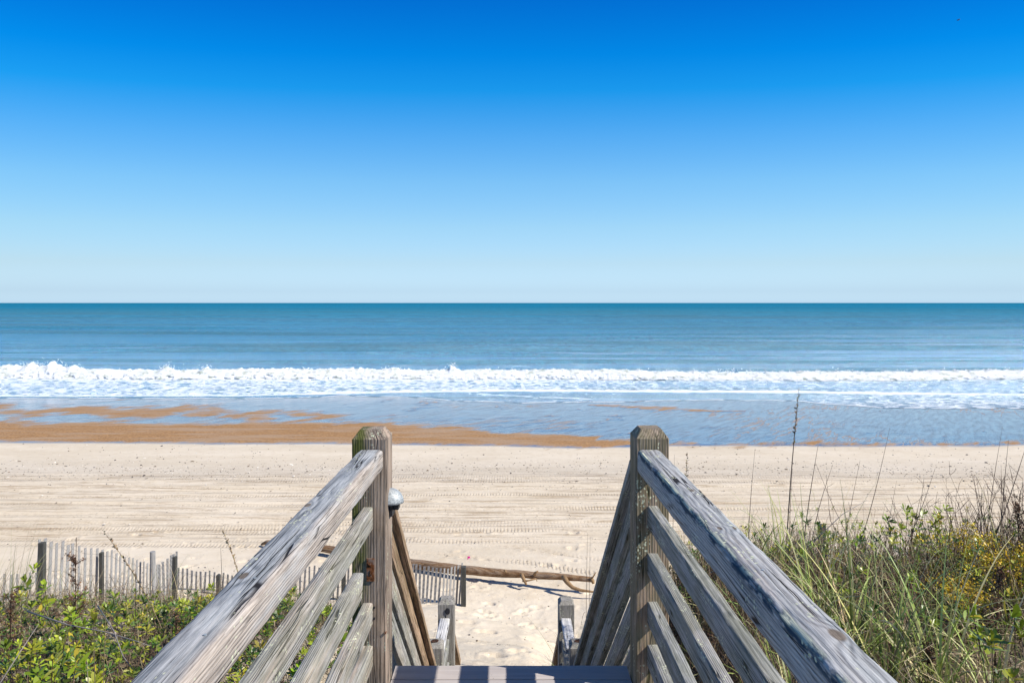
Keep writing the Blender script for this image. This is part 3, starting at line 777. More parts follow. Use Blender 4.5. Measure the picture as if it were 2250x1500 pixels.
# stringers and treads
for sgn, X, dr in ((-1, -.53, -.016), (1, .545, -.036)):
    drop_rail(X, 1.66, .04, .36, M_brown, 'stringer', drift=dr, y0=2.99, y1=5.3)
nt_ = 8
for i in range(nt_):
    y_ = 3.01+.145+i*.282; z_ = DECK-.26*(i+1)
    beam('stair_tread', (-.52, y_, z_-.02), (.52-.012*i*.3, y_, z_-.02), .27, .036, M_deck, walk, r=.003, wob=.0004)
# landing
LAND = EYE-3.77
for i in range(7):
    y_ = 5.36+i*.14
    beam('deck_board', (-.60, y_, LAND-.017), (.58, y_, LAND-.017), .133, .034, M_board, walk, r=.003)
def hole_cap(x_, y_, z_):
    pass
for (x_, y_, top_) in ((-.585, 5.30, 2.66), (.545, 5.30, 2.66)):
    post('landing_post', x_, y_+.07, EYE-top_, EYE-4.6, .138, M_lowpost, walk, cham=.025, inset=.02)
    V, F_ = [], []
    n_ = 9
    for k in range(n_):
        a = 2*math.pi*k/n_; rr_ = .030*(.7+.5*random.random())
        V.append((x_+rr_*1.2*math.cos(a), y_+.07+rr_*math.sin(a), EYE-top_+.003))
        V.append((x_+rr_*.8*math.cos(a), y_+.07+rr_*.7*math.sin(a), EYE-top_-.004))
    for k in range(n_):
        b = (k+1) % n_; F_.append((2*k, 2*b, 2*b+1, 2*k+1))
    F_.append(tuple(2*k+1 for k in range(n_))); F_.append(tuple(2*k for k in range(n_)))
    link('rusty_hole', mesh_from('rusty_hole', V, F_, M_core), walk)  # hole in the post top as a flat disc: its dark painted, with rust
fl = post('landing_post', -.553, 6.07, EYE-2.62, EYE-4.9, .141, M_lowpost, walk, cham=.032, inset=.022)
fr = post('landing_post', .508, 6.07, EYE-2.625, EYE-4.9, .137, M_lowpost, walk, cham=.032, inset=.022)
V, F_ = [], []
cc = P(983.5, 1342, 5.995)
for (rx, rz, dy_) in ((.022, .03, 0), (.012, .018, .003)):
    for k in range(10):
        a = 2*math.pi*k/10; V.append((cc[0]+rx*math.cos(a), cc[1]-.003-dy_, cc[2]+rz*math.sin(a)))
for k in range(10):
    b = (k+1) % 10; F_.append((k, b, 10+b, 10+k))
F_.append(tuple(range(10, 20)))
link('knot', mesh_from('knot', V, F_, M_dark), walk)
for X in (-.562, .502):
    beam('landing_handrail', (X, 5.47, EYE-2.77-.02), (X, 5.995, EYE-2.77-.02), .086, .045, M_pale, walk, r=.006, wob=.002)
    for h in (2.95, 3.15, 3.35):
        beam('rail', (X-.02*np.sign(X), 5.45, EYE-h-.045), (X-.02*np.sign(X), 5.995, EYE-h-.045), .038, .089, M_board_r, walk)
# last short flight, drifted over with sand
for X, ln in ((-.545, .95), (.50, 1.75)):
    a = Vector((X, 6.145, EYE-2.93)); b = a+Vector((0, ln, -.84*ln))
    beam('stair_handrail', a, b, .09, .06, M_brown, walk, r=.005)
    a = Vector((X, 6.145, EYE-3.15)); b = a+Vector((0, ln, -.84*ln))
    beam('stair_rail', a, b, .038, .09, M_brown, walk, r=.005)

# lamp on the inner face of the left post
lamp = empty('step_light', (-.502, 2.885, EYE-.84), 'small galvanised half-dome step light screwed to the inner face of the left upper post', 'light')
V, F_ = [], []
NA, NB = 16, 10
for sh_ in (0, 1):
    k_ = 1-.07*sh_
    for i in range(NB+1):
        th = math.pi/2*i/NB
        for j in range(NA+1):
            ph = math.pi*j/NA-math.pi/2
            x_ = .058*k_*math.sin(th)*math.cos(ph) if i else 0
            y_ = .052*k_*math.sin(th)*math.sin(ph)
            z_ = .060*k_*math.cos(th)
            V.append((-.502+x_, 2.885+y_, EYE-.842+z_*(1+.0)))
st = (NB+1)*(NA+1)
for sh_ in (0, 1):
    for i in range(NB):
        for j in range(NA):
            a = sh_*st+i*(NA+1)+j; F_.append((a, a+1, a+NA+2, a+NA+1))
for j in range(NA):
    a = NB*(NA+1)+j; F_.append((a, a+1, st+a+1, st+a))
link('hood', mesh_from('hood', V, F_, M_metal, True), lamp)
V, F_ = [], []
box_bm(V, F_, (-.493, 2.885, EYE-.866), (.012, .06, .055)); box_bm(V, F_, (-.475, 2.890, EYE-.856), (.022, .04, .028))
link('socket', mesh_from('socket', V, F_, M_dark), lamp)

# ================================================================== SAND FENCES
M_slat = wood('fence_slat', dark=(.09, .09, .095), mid=(.20, .20, .205), light=(.40, .395, .39), crack=.3, pith=(.1, .0), ringsp=.02)
M_fpost = wood('fence_post_wood', dark=(.015, .015, .018), mid=(.04, .04, .043), light=(.11, .11, .11), crack=.8, algae=.1)
M_wire, nt, out = new_mat('fence_wire'); g = G(nt); g.out(out, g.bsdf((.10, .09, .085), .6))
def tube(pts, rad, n=5):
    pts = [Vector(p) for p in pts]; V = []; F_ = []
    for i, p in enumerate(pts):
        d = (pts[min(i+1, len(pts)-1)]-pts[max(i-1, 0)]).normalized()
        a = d.cross(Vector((0, 0, 1)) if abs(d.z) < .9 else Vector((1, 0, 0))).normalized(); b = d.cross(a)
        r_ = rad[i] if hasattr(rad, '__len__') else rad
        for k in range(n):
            an = 2*math.pi*k/n; V.append(tuple(p+a*math.cos(an)*r_+b*math.sin(an)*r_))
    for i in range(len(pts)-1):
        for k in range(n):
            q = (k+1) % n; F_.append((i*n+k, i*n+q, (i+1)*n+q, (i+1)*n+k))
    F_.append(tuple(reversed(range(n)))); F_.append(tuple(range((len(pts)-1)*n, len(pts)*n)))
    return V, F_
def join(parts):
    V, F_ = [], []
    for v, f in parts:
        k = len(V); V += list(v); F_ += [tuple(i+k for i in q) for q in f]
    return V, F_
def sand_fence(ctrl, spacing, label, posts=(), lean=.03, seed=1, face=None):
    """ctrl: (px, top py, Y) ..."""
    r = random.Random(seed)
    pts = [P(*c) for c in ctrl]
    top = [Vector(p) for p in pts]
    segs = []
    for a, b in zip(top[:-1], top[1:]):
        L = (Vector((b.x-a.x, b.y-a.y))).length; n = max(1, int(L/spacing))
        for i in range(n): segs.append((a.lerp(b, i/n), (b-a).normalized()))
    segs.append((top[-1], (top[-1]-top[-2]).normalized()))
    c0 = segs[len(segs)//2][0]
    root = empty('sand_fence', (c0.x, c0.y, float(Tz(c0.x, c0.y))), label, 'fence', 'sand fences at the foot of the dune')
    V, F_ = [], []; wires = {k: [] for k in range(3)}
    for i, (t, d) in enumerate(segs):
        zt = t.z+r.uniform(-.03, .03); zb = float(Tz(t.x, t.y))-.25
        h = zt-zb; ang = math.atan2(d.y, d.x) if face is None else face
        lx = r.gauss(lean, .02)*h; w_ = r.uniform(.038, .050)
        k = len(V)
        ca, sa = math.cos(ang), math.sin(ang)
        for (zz, ox) in ((zb, -lx*.7), (zt, lx*.3)):
            for (u, v) in ((-w_/2, -.004), (w_/2, -.004), (w_/2, .004), (-w_/2, .004)):
                uu = u+ox; V.append((t.x+uu*ca-v*sa, t.y+uu*sa+v*ca, zz))
        for f in ((0, 3, 2, 1), (4, 5, 6, 7), (0, 1, 5, 4), (1, 2, 6, 5), (2, 3, 7, 6), (3, 0, 4, 7)): F_.append(tuple(k+q for q in f))
        for kk in range(3):
            sgn = -1 if (i+kk) % 2 else 1
            zz = zt-.10-.38*kk+r.uniform(-.004, .004)
            wires[kk].append((t.x+sa*.006*sgn*(face is None), t.y-ca*.006*sgn*(face is None), zz))
    link('slat_panel', mesh_from('slat_panel', V, F_, M_slat), root)
    wp_ = join([tube(w, .0022, 4) for w in wires.values()])
    link('wire', mesh_from('wire', wp_[0], wp_[1], M_wire), root)
    for (px_, py_, Y_, w_, rnd) in posts:
        q = P(px_, py_, Y_)
        zb = float(Tz(q[0], q[1]))-.3
        if rnd:
            v, f = tube([(q[0], q[1], zb), (q[0]+.005, q[1], (zb+q[2])/2), (q[0], q[1], q[2]-.01), (q[0], q[1], q[2])], [w_/2, w_/2, w_/2, w_*.46], 14)
            V2 = [(b[2]-zb, b[0]-q[0], b[1]-q[1]) for b in v]
            mw = Matrix(((0, 1, 0, q[0]), (0, 0, 1, q[1]), (1, 0, 0, zb), (0, 0, 0, 1)))
            link('fence_post', mesh_from('fence_post', V2, f, M_slat, False), root, mw)
        else:
            post('fence_post', q[0], q[1], q[2], zb, w_, M_fpost, root, cham=.006, inset=.005)
    return root
sand_fence([(84, 1183, 11.2), (160, 1196, 11.7), (225, 1205, 12.2), (300, 1230, 13.0), (345, 1241, 13.6)], .092,
           'tallest sand fence run, leftmost, with pale upright slats and a round post',
           posts=((92.5, 1191, 11.1, .084, 0), (223, 1213, 12.05, .062, 0), (335.5, 1211, 13.0, .098, 1)), seed=4)
sand_fence([(350, 1240, 13.7), (368, 1226, 14.2), (388, 1213, 14.8)], .17,
           'short sand fence run seen nearly end-on between the tall run and the low run', posts=((383.5, 1222, 14.6, .08, 0),), lean=0, seed=5, face=.35)
sand_fence([(392, 1248, 15.6), (520, 1262, 15.4), (700, 1243, 15.1), (765, 1240, 15.0)], .108,
           'low half-buried sand fence run behind the left handrail', posts=((480, 1262, 15.3, .08, 0), (755, 1250, 14.95, .085, 0)), seed=6)
sand_fence([(790, 1228, 15.0), (905, 1237, 14.6), (975, 1248, 14.5), (990, 1246, 14.6), (1013, 1238, 14.8)], .078,
           'sand fence run ending at a dark square post in front of the driftwood log', posts=((1018.5, 1244, 14.7, .105, 0),), lean=.07, seed=7)
sand_fence([(-150, 1262, 14.6), (-20, 1260, 14.8), (80, 1257, 15.2)], .11,
           'low sand fence run at the left edge behind the grass', lean=.02, seed=8)
# lone post peeping over the right-hand brush
q = P(1806, 1152, 11.5)
lone = post('fence_post', q[0], q[1], q[2], float(Tz(q[0], q[1]))-.2, .10, M_fpost, None, cham=.006, inset=.005)
tag(lone, 'lone dark square post top peeping over the brush right of the right handrail', 'post')

# ================================================================== DRIFTWOOD
M_log = wood('driftwood', dark=(.05, .022, .010), mid=(.17, .085, .035), light=(.36, .25, .15), tan=(.30, .27, .24), tanamt=.6, crack=.8, pith=(.0, .0), ringsp=.03, bumpd=.012)
M_branch = wood('driftwood_branch', dark=(.07, .035, .015), mid=(.22, .13, .06), light=(.42, .30, .18), crack=.5)
logp = [(575, 1195, 18.7, .03), (586, 1191, 18.6, .055), (620, 1193, 18.4, .07), (720, 1206, 17.9, .095), (830, 1224, 17.3, .12), (905, 1239, 16.9, .125), (1025, 1252, 16.3, .105), (1100, 1258, 16.1, .092),
        (1170, 1263, 15.9, .084), (1240, 1267, 15.7, .07), (1300, 1272, 15.55, .055)]
pts = []; rad = []
for a, b in zip(logp[:-1], logp[1:]):
    for i in range(6):
        t_ = i/6; q = [a[k]*(1-t_)+b[k]*t_ for k in range(4)]
        pts.append(P(*q[:3])+np.array([0, 0, (fbm(len(pts)*.35, 3., 2)-.5)*.03])); rad.append(q[3]*(.93+.16*float(fbm(len(pts)*.5, 1., 2))))
pts.append(P(*logp[-1][:3])); rad.append(logp[-1][3])
o0 = Vector(pts[len(pts)//2])
log = empty('driftwood_log', (o0.x, o0.y, float(Tz(o0.x, o0.y))), 'long bare brown driftwood trunk lying across the sand beyond the fence', 'driftwood')
a0 = Vector(pts[0]); a1 = Vector(pts[-1]); Xv = (a1-a0).normalized(); Yv = Vector((0, 0, 1)).cross(Xv).normalized(); Zv = Xv.cross(Yv)
mw = Matrix(((Xv.x, Yv.x, Zv.x, a0.x), (Xv.y, Yv.y, Zv.y, a0.y), (Xv.z, Yv.z, Zv.z, a0.z), (0, 0, 0, 1)))
v, f = tube(pts, rad, 18)
v = np.array(v); n3 = fbm(v[:, 0]*3, v[:, 2]*9+v[:, 1]*5, 3)-.5
v[:, 2] += n3*.03
inv = mw.inverted()
link('trunk', mesh_from('trunk', [tuple(inv @ Vector(q)) for q in v], f, M_log, True), log, mw)
def branch(ctrl, r0, r1):
    pp_ = []; n = len(ctrl)
    pts_ = [P(*c) for c in ctrl]
    v, f = tube(pts_, list(np.linspace(r0, r1, n)), 9)
    link('branch', mesh_from('branch', v, f, M_branch, True), log)
branch([(1146, 1262, 15.85), (1150, 1270, 15.75), (1155, 1280, 15.7), (1157, 1284, 15.68)], .05, .02)
branch([(1174, 1262, 15.8), (1177, 1257, 15.75), (1182, 1254, 15.72)], .035, .016)
branch([(1148, 1276, 15.72), (1160, 1275, 15.7), (1178, 1271, 15.7), (1180, 1276, 15.7)], .022, .012)
branch([(1238, 1266, 15.6), (1246, 1278, 15.45), (1258, 1290, 15.35), (1276, 1296, 15.25), (1300, 1299, 15.2), (1330, 1302, 15.15)], .065, .012)
branch([(1298, 1272, 15.5), (1303, 1267, 15.48), (1310, 1256, 15.45)], .03, .008)
branch([(1299, 1272, 15.5), (1303, 1277, 15.48), (1304, 1282, 15.46)], .055, .03)
branch([(1109, 1252, 15.95), (1112, 1257, 15.9)], .03, .018)
# pink survey flag
M_pink, nt, out = new_mat('pink_plastic'); g = G(nt); g.out(out, g.bsdf((.85, .02, .35), .5))
q = P(1028, 1238, 17.6)
q[2] = float(Tz(q[0], q[1]))
flag = empty('marker_flag', tuple(q), 'tiny pink marker flag standing in the sand behind the driftwood trunk', 'flag')
v, f = tube([(q[0], q[1], q[2]-.1), (q[0], q[1], q[2]+.10)], .003, 5); link('stick', mesh_from('stick', v, f, M_wire), flag)
V = []; F_ = []; box_bm(V, F_, (q[0]+.03, q[1], q[2]+.07), (.055, .004, .05)); box_bm(V, F_, (q[0]+.0, q[1], q[2]+.05), (.02, .004, .09))
link('pennant', mesh_from('pennant', V, F_, M_pink), flag)

# pebbles, shells and scraps on the sand
M_peb, nt, out = new_mat('pebble'); g = G(nt)
g.out(out, g.bsdf(g.attr('col', 0), .8))
r = np.random.default_rng(21); NP = 5200
yy = r.uniform(8, 34, NP); band = r.random(NP) < .55
yy[band] = np.clip(r.normal(27.3, 1.3, band.sum()), 23, 33)
xx = r.uniform(-.9, .9, NP)*yy
ss = r.uniform(.004, .014, NP)*(.6+yy/22); ss *= np.where(r.random(NP) < .05, 1.9, 1)
zz = Tz(xx, yy)
base = np.array([(1, 0, 0), (-1, 0, 0), (0, 1, 0), (0, -1, 0), (0, 0, .6), (0, 0, -.6)])
an = r.uniform(0, 6.28, NP)
B = base[None]*r.uniform(.5, 1.5, (NP, 6, 1))*ss[:, None, None]
ca, sa = np.cos(an)[:, None], np.sin(an)[:, None]
Vp = np.stack([B[..., 0]*ca*1.5-B[..., 1]*sa, B[..., 0]*sa*1.5+B[..., 1]*ca, B[..., 2]], -1)+np.stack([xx, yy, zz+ss*.3], -1)[:, None]
tri = np.array([(0, 2, 4), (2, 1, 4), (1, 3, 4), (3, 0, 4), (2, 0, 5), (1, 2, 5), (3, 1, 5), (0, 3, 5)])
Fp = (tri[None]+np.arange(NP)[:, None, None]*6).reshape(-1, 3)
pal = np.array([(.05, .045, .05), (.09, .07, .05), (.16, .12, .08), (.04, .045, .06), (.7, .66, .6), (.25, .2, .15)])
cc = np.repeat(pal[r.integers(0, 6, NP)], 6, 0)
tag(link('beach_pebbles', mesh_from('beach_pebbles', Vp.reshape(-1, 3), Fp, M_peb, col=cc)), 'scattered dark pebbles and shell scraps on the dry sand', 'pebbles', kind='stuff')

# ================================================================== VEGETATION
def leaf_mat(name, trans=.35, rough=.45, spec=.4):
    m, nt, out = new_mat(name); g = G(nt)
    c = g.attr('col', 0)
    p1 = g.bsdf(c, rough, None, spec)
    t = g.n('ShaderNodeBsdfTranslucent'); g.put(t.inputs[0], g.mix(.5, c, (.35, .45, .03), 'MIX') if trans > .2 else c)
    g.out(out, g.mixs(trans, p1, t.outputs[0])); return m
M_leaf = leaf_mat('leaf', .16, .38, .5); M_stem = leaf_mat('dry_stem', .0, .8, .15); M_blade = leaf_mat('grass_blade', .18, .5, .35)
class Acc:
    def __init__(s): s.V = []; s.F = []; s.C = []; s.k = 0
    def strips(s, paths, widths, side, cols):
        """paths (N,K,3) widths (N,K) side (N,3) cols (N,3)"""
        N, K, _ = paths.shape
        a = paths-side[:, None]*widths[..., None]*.5; b = paths+side[:, None]*widths[..., None]*.5
        V = np.stack([a, b], 2).reshape(N, K*2, 3)
        f = np.array([(2*i, 2*i+1, 2*i+3, 2*i+2) for i in range(K-1)])
        Fq = (f[None]+(np.arange(N)*K*2)[:, None, None]).reshape(-1, 4)+s.k
        s.V.append(V.reshape(-1, 3)); s.F.append(Fq); s.C.append(np.repeat(cols, K*2, 0)); s.k += N*K*2
    def sticks(s, paths, widths, cols):
        """three-sided tapering stalks"""
        N, K, _ = paths.shape
        d = paths[:, -1]-paths[:, 0]; d /= np.linalg.norm(d, axis=1)[:, None]+1e-9
        ref = np.where(np.abs(d[:, 2:3]) > .9, np.array([[1., 0, 0]]), np.array([[0, 0, 1.]]))
        u = np.cross(d, ref); u /= np.linalg.norm(u, axis=1)[:, None]+1e-9; v = np.cross(d, u)
        rings = []
        for k in range(3):
            an = 2*math.pi*k/3
            rings.append(paths+(u*math.cos(an)+v*math.sin(an))[:, None]*widths[..., None]*.5)
        V = np.stack(rings, 2).reshape(N, K*3, 3)
        f = np.array([(3*i+k, 3*i+(k+1) % 3, 3*i+3+(k+1) % 3, 3*i+3+k) for i in range(K-1) for k in range(3)])
        Fq = (f[None]+(np.arange(N)*K*3)[:, None, None]).reshape(-1, 4)+s.k
        s.V.append(V.reshape(-1, 3)); s.F.append(Fq); s.C.append(np.repeat(cols, K*3, 0)); s.k += N*K*3
    def build(s, name, mat, parent=None, smooth=True):
        return link(name, mesh_from(name, np.concatenate(s.V), np.concatenate(s.F), mat, smooth, np.concatenate(s.C)), parent)
R = np.random.default_rng(99)
def unit(v): return v/(np.linalg.norm(v, axis=-1, keepdims=True)+1e-9)
def pickcol(pal, n, jit=.25):
    pal = np.array(pal); c = pal[R.integers(0, len(pal), n)]
    return np.clip(c*(1+R.normal(0, jit, (n, 1)))*(1+R.normal(0, .06, (n, 3))), .004, .9)
GREENS = [(.05, .10, .008), (.14, .20, .012), (.23, .29, .018), (.32, .35, .022), (.035, .07, .010), (.17, .24, .012), (.08, .14, .025), (.30, .31, .03)]
BROWNS = [(.11, .075, .05), (.16, .11, .07), (.07, .045, .035), (.24, .18, .12), (.30, .24, .16), (.09, .06, .05)]
STRAW = [(.42, .34, .20), (.50, .42, .27), (.34, .27, .15), (.28, .25, .12)]
BLADES = [(.10, .14, .04), (.17, .21, .08), (.24, .27, .12), (.36, .32, .17), (.46, .39, .22), (.13, .18, .07)]
def add_sprigs(A, S, tips, dirs, size, nl=10, pal=GREENS):
    """rosettes of spoon-shaped leaves at tips (N,3) pointing along dirs"""
    N = len(tips)
    dirs = unit(dirs)
    ref = unit(R.normal(0, 1, (N, 3))); u = unit(np.cross(dirs, ref)); v = np.cross(dirs, u)
    basec = pickcol(pal, N, .22)
    for k in range(nl):
        a = 2.4*k+R.uniform(-.3, .3, N); el = 1.0-.95*(k/nl)+R.uniform(-.15, .15, N)   # outer leaves lie flatter
        el = .25+1.05*(k/nl)+R.uniform(-.15, .15, N)
        rad_ = u*np.cos(a)[:, None]+v*np.sin(a)[:, None]
        d = unit(rad_*np.cos(el)[:, None]+dirs*np.sin(el)[:, None])
        L = size*R.uniform(.7, 1.15, N)*(1-.35*k/nl); b = tips-dirs*(size*.9*(1-k/nl))[:, None]*R.uniform(.3, 1, (N, 1))
        side = unit(np.cross(d, dirs)+1e-4)
        nrm = unit(np.cross(side, d))
        t = np.array([0, .3, .62, .88, 1.])
        path = b[:, None]+d[:, None]*(L[:, None]*t)[..., None]+nrm[:, None]*((L*R.uniform(-.35, .12, N))[:, None]*(t**2))[..., None]
        w = L[:, None]*np.array([.08, .20, .34, .26, .04])*R.uniform(.85, 1.15, (N, 1))
        c = basec*R.uniform(.75, 1.3, (N, 1))
        yl = R.random(N) < .03; c[yl] = (.42, .33, .03)
        A.strips(path, w, side, c)
def sample_area(n, x0, x1, y0, y1, fn=None):
    x = R.uniform(x0, x1, n); y = R.uniform(y0, y1, n)
    if fn is not None:
        k = fn(x, y) > R.random(n); x, y = x[k], y[k]
    return x, y
def add_scrub(x, y, hmin, hmax, A, S, size, leafy=1., pal=GREENS):
    N = len(x); z = Tz(x, y)
    h = R.uniform(hmin, hmax, N)*(.65+.7*fbm(x*1.1+4, y*1.1, 2))*np.where(x < 0, np.interp(y, [4, 6], [1, .72]), 1)
    lean = R.normal(0, .22, (N, 2))
    b = np.stack([x, y, z-.03], -1); tip = b+np.stack([lean[:, 0]*h, lean[:, 1]*h, h], -1)
    mid = (b+tip)/2+R.normal(0, .03, (N, 3))
    m2 = b*.25+tip*.75+R.normal(0, .015, (N, 3))
    S.sticks(np.stack([b, mid, m2, tip], 1), np.tile(np.array([.005, .0042, .0035, .0025]), (N, 1)), pickcol(BROWNS, N))
    kk = R.random(N) < leafy
    add_sprigs(A, S, tip[kk], (tip-mid)[kk]+np.array([.15, -.1, .25])*h[kk, None], size*R.uniform(.7, 1.25, kk.sum()), pal=pal)
    # a lower whorl on taller stems
    k2 = kk & (h > .28)
    add_sprigs(A, S, m2[k2]-np.array([0, 0, .06]), (tip-mid)[k2]+R.normal(0, .1, (k2.sum(), 3)), size*R.uniform(.6, 1., k2.sum()), nl=6, pal=pal)
def add_twigs(S, x, y, hmin, hmax, pal=BROWNS, w=.004, lean=.3, curl=.04):
    N = len(x); z = Tz(x, y); h = R.uniform(hmin, hmax, N)
    l = R.normal(0, lean, (N, 2))
    b = np.stack([x, y, z-.02], -1)
    tip = b+np.stack([l[:, 0]*h, l[:, 1]*h, h], -1)
    p1 = b*.66+tip*.34+R.normal(0, curl, (N, 3)); p2 = b*.33+tip*.67+R.normal(0, curl, (N, 3))
    ww = w*R.uniform(.6, 1.5, (N, 1))
    S.sticks(np.stack([b, p1, p2, tip], 1), ww*np.array([[1, .85, .65, .35]]), pickcol(pal, N))
    return p1, p2, tip
def add_litter(S, x, y, zoff, L0, L1, pal=STRAW, w=.003):
    N = len(x); z = Tz(x, y)+R.uniform(0, 1, N)*zoff
    d = unit(np.stack([R.normal(0, 1, N), R.normal(0, 1, N), R.normal(0, .55, N)], -1)); L = R.uniform(L0, L1, N)
    c = np.stack([x, y, z], -1); a = c-d*L[:, None]/2; b = c+d*L[:, None]/2
    m_ = c+R.normal(0, .12, (N, 3))*L[:, None]
    m_[:, 2] += L*.1
    S.sticks(np.stack([a, m_, b], 1), np.tile(np.array([w, w*.9, w*.5]), (N, 1)), pickcol(pal, N))
def add_blades(A, x, y, L0, L1, w=.006, arch=.5, spread=.5, pal=BLADES, az=None, z0=None, K=9):
    N = len(x); z = Tz(x, y)-.02 if z0 is None else z0
    L = R.uniform(L0, L1, N); a = R.uniform(0, 2*math.pi, N) if az is None else R.normal(az, .9, N)
    tilt = np.abs(R.normal(0, spread, N))*.7+.05
    bend = R.uniform(.2, 1, N)**1.5*arch*math.pi
    t = np.linspace(0, 1, K); ds = 1/(K-1)
    pts = np.zeros((N, K, 3)); pts[:, 0] = np.stack([x, y, z], -1)
    for i in range(1, K):
        th = tilt+bend*(t[i]**1.8)
        pts[:, i] = pts[:, i-1]+(L*ds)[:, None]*np.stack([np.cos(a)*np.sin(th), np.sin(a)*np.sin(th), np.cos(th)], -1)
    side = np.stack([-np.sin(a), np.cos(a), np.zeros(N)], -1)+R.normal(0, .35, (N, 3)); side = unit(side)
    W = w*R.uniform(.6, 1.4, (N, 1))*np.interp(t, [0, .3, 1], [.8, 1, .12])[None]
    A.strips(pts, W, side, pickcol(pal, N))

# ---- left dune: leafy cover with dead stems
def dens_l(x, y):
    d = sstep(-x, 1.0, 1.5)*(.45+.75*sstep(fbm(x*.9, y*.9+20, 3), .35, .6))
    return d*np.where(y > 6.6, .35, 1)
A, S = Acc(), Acc()
x, y = sample_area(4700, -8.5, -.95, 1.2, 7.0, dens_l); add_scrub(x, y, .14, .46, A, S, .052, .8)
x, y = sample_area(1100, -3.2, -.95, 2.0, 6.0, dens_l); add_scrub(x, y, .2, .5, A, S, .06, .95)
tag(A.build('leafy_ground_cover', M_leaf), 'bright green leafy beach scrub covering the dune left of the stairs', 'ground cover', kind='stuff')
x, y = sample_area(12000, -9, -.85, 1.2, 7.4, lambda x, y: .4+.6*fbm(x*1.3, y*1.3, 2)); add_twigs(S, x, y, .15, .50, BROWNS+STRAW[:2])
x, y = sample_area(12000, -9, -.85, 1.2, 7.6); add_litter(S, x, y, .26, .08, .35, STRAW+BROWNS+BROWNS)
tag(S.build('dry_brush', M_stem), 'tangled dead brown stems between the leaves left of the stairs', 'brush', kind='stuff')
# ---- right dune
def dens_r(x, y): return sstep(x, 1.0, 1.6)*(.35+.9*sstep(fbm(x*.8+40, y*.8, 3), .38, .62))
A, S, B = Acc(), Acc(), Acc()
x, y = sample_area(4200, .95, 8.5, 4.0, 6.8, dens_r); add_scrub(x, y, .28, .62, A, S, .044, .32)
x, y = sample_area(700, 1.4, 3.6, 4.6, 5.8); add_scrub(x, y, .30, .52, A, S, .040, .35)
x, y = sample_area(1500, .95, 8.5, 1.2, 4.6, lambda x, y: dens_r(x, y)*.6); add_scrub(x, y, .15, .40, A, S, .048, .35)
tag(A.build('leafy_ground_cover', M_leaf), 'yellow-green leafy scrub sprinkled through the brush right of the stairs', 'ground cover', kind='stuff')
x, y = sample_area(11000, .85, 8.8, 1.2, 7.2, lambda x, y: .3+.7*sstep(y, 3.8, 5)); add_twigs(S, x, y, .15, .60, BROWNS+[(.04, .03, .025)], lean=.25)
x, y = sample_area(1900, 3.0, 8.6, 4.2, 6.2, lambda x, y: .25+.75*sstep(x, 3.2, 4.2)); p1_, p2_, t_ = add_twigs(S, x, y, .5, .98, [(.07, .045, .04), (.10, .07, .06), (.05, .032, .028)], lean=.24, w=.0065)
k_ = R.integers(0, len(t_), 2600); u_ = R.uniform(0, 1, (2600, 1)); a_ = p2_[k_]*(1-u_)+t_[k_]*u_
b_ = a_+np.stack([R.normal(0, .05, 2600), R.normal(0, .05, 2600), R.uniform(.02, .12, 2600)], -1)
S.sticks(np.stack([a_, (a_+b_)/2+R.normal(0, .006, (2600, 3)), b_], 1), np.tile(np.array([.0035, .003, .002]), (2600, 1)), pickcol([(.08, .055, .045), (.05, .035, .03)], 2600))
x, y = sample_area(9000, .85, 8.8, 1.2, 7.2); add_litter(S, x, y, .40, .10, .45, STRAW+[(.55, .46, .30)]+BROWNS[:2])
x, y = sample_area(3800, .68, 1.5, 3.1, 6.0); add_twigs(S, x, y, .12, .5, BROWNS, lean=.3)
tag(S.build('dry_brush', M_stem), 'dense brown and straw-coloured dead stems right of the stairs', 'brush', kind='stuff')
x, y = sample_area(5200, .85, 8.6, 1.4, 6.6, lambda x, y: .35+.65*sstep(x, .8, 1.5)*sstep(6.2-y, 0, 1.5)); add_blades(B, x, y, .35, .90, .0065, .6, .6, [(.24, .29, .06), (.32, .35, .10), (.15, .20, .04), (.46, .42, .2), (.09, .13, .03)]+STRAW)
tag(B.build('dune_grass', M_blade), 'fine arching dune grass filling the slope right of the stairs', 'grass', kind='stuff')
# sparse grass on the sand slope, both sides of the lower stairs, far left edge
B = Acc()
x, y = sample_area(1100, .62, 2.2, 4.8, 8.2); add_blades(B, x, y, .25, .8, .005, .5, .4, BLADES+STRAW)
x, y = sample_area(260, -1.7, -.75, 4.6, 6.6); add_blades(B, x, y, .15, .42, .005, .4, .5, STRAW+BLADES)
x, y = sample_area(500, -9.5, -5.6, 6.4, 9.0); add_blades(B, x, y, .5, 1.15, .007, .35, .3, BLADES[2:]+STRAW, az=.3)
x, y = sample_area(240, -5.6, -2.0, 6.4, 7.6); add_blades(B, x, y, .25, .7, .005, .5, .45, STRAW+BLADES)
tag(B.build('dune_grass', M_blade), 'thin straggling grass on the bare sand beside the lower steps and at the left edge', 'grass', kind='stuff')

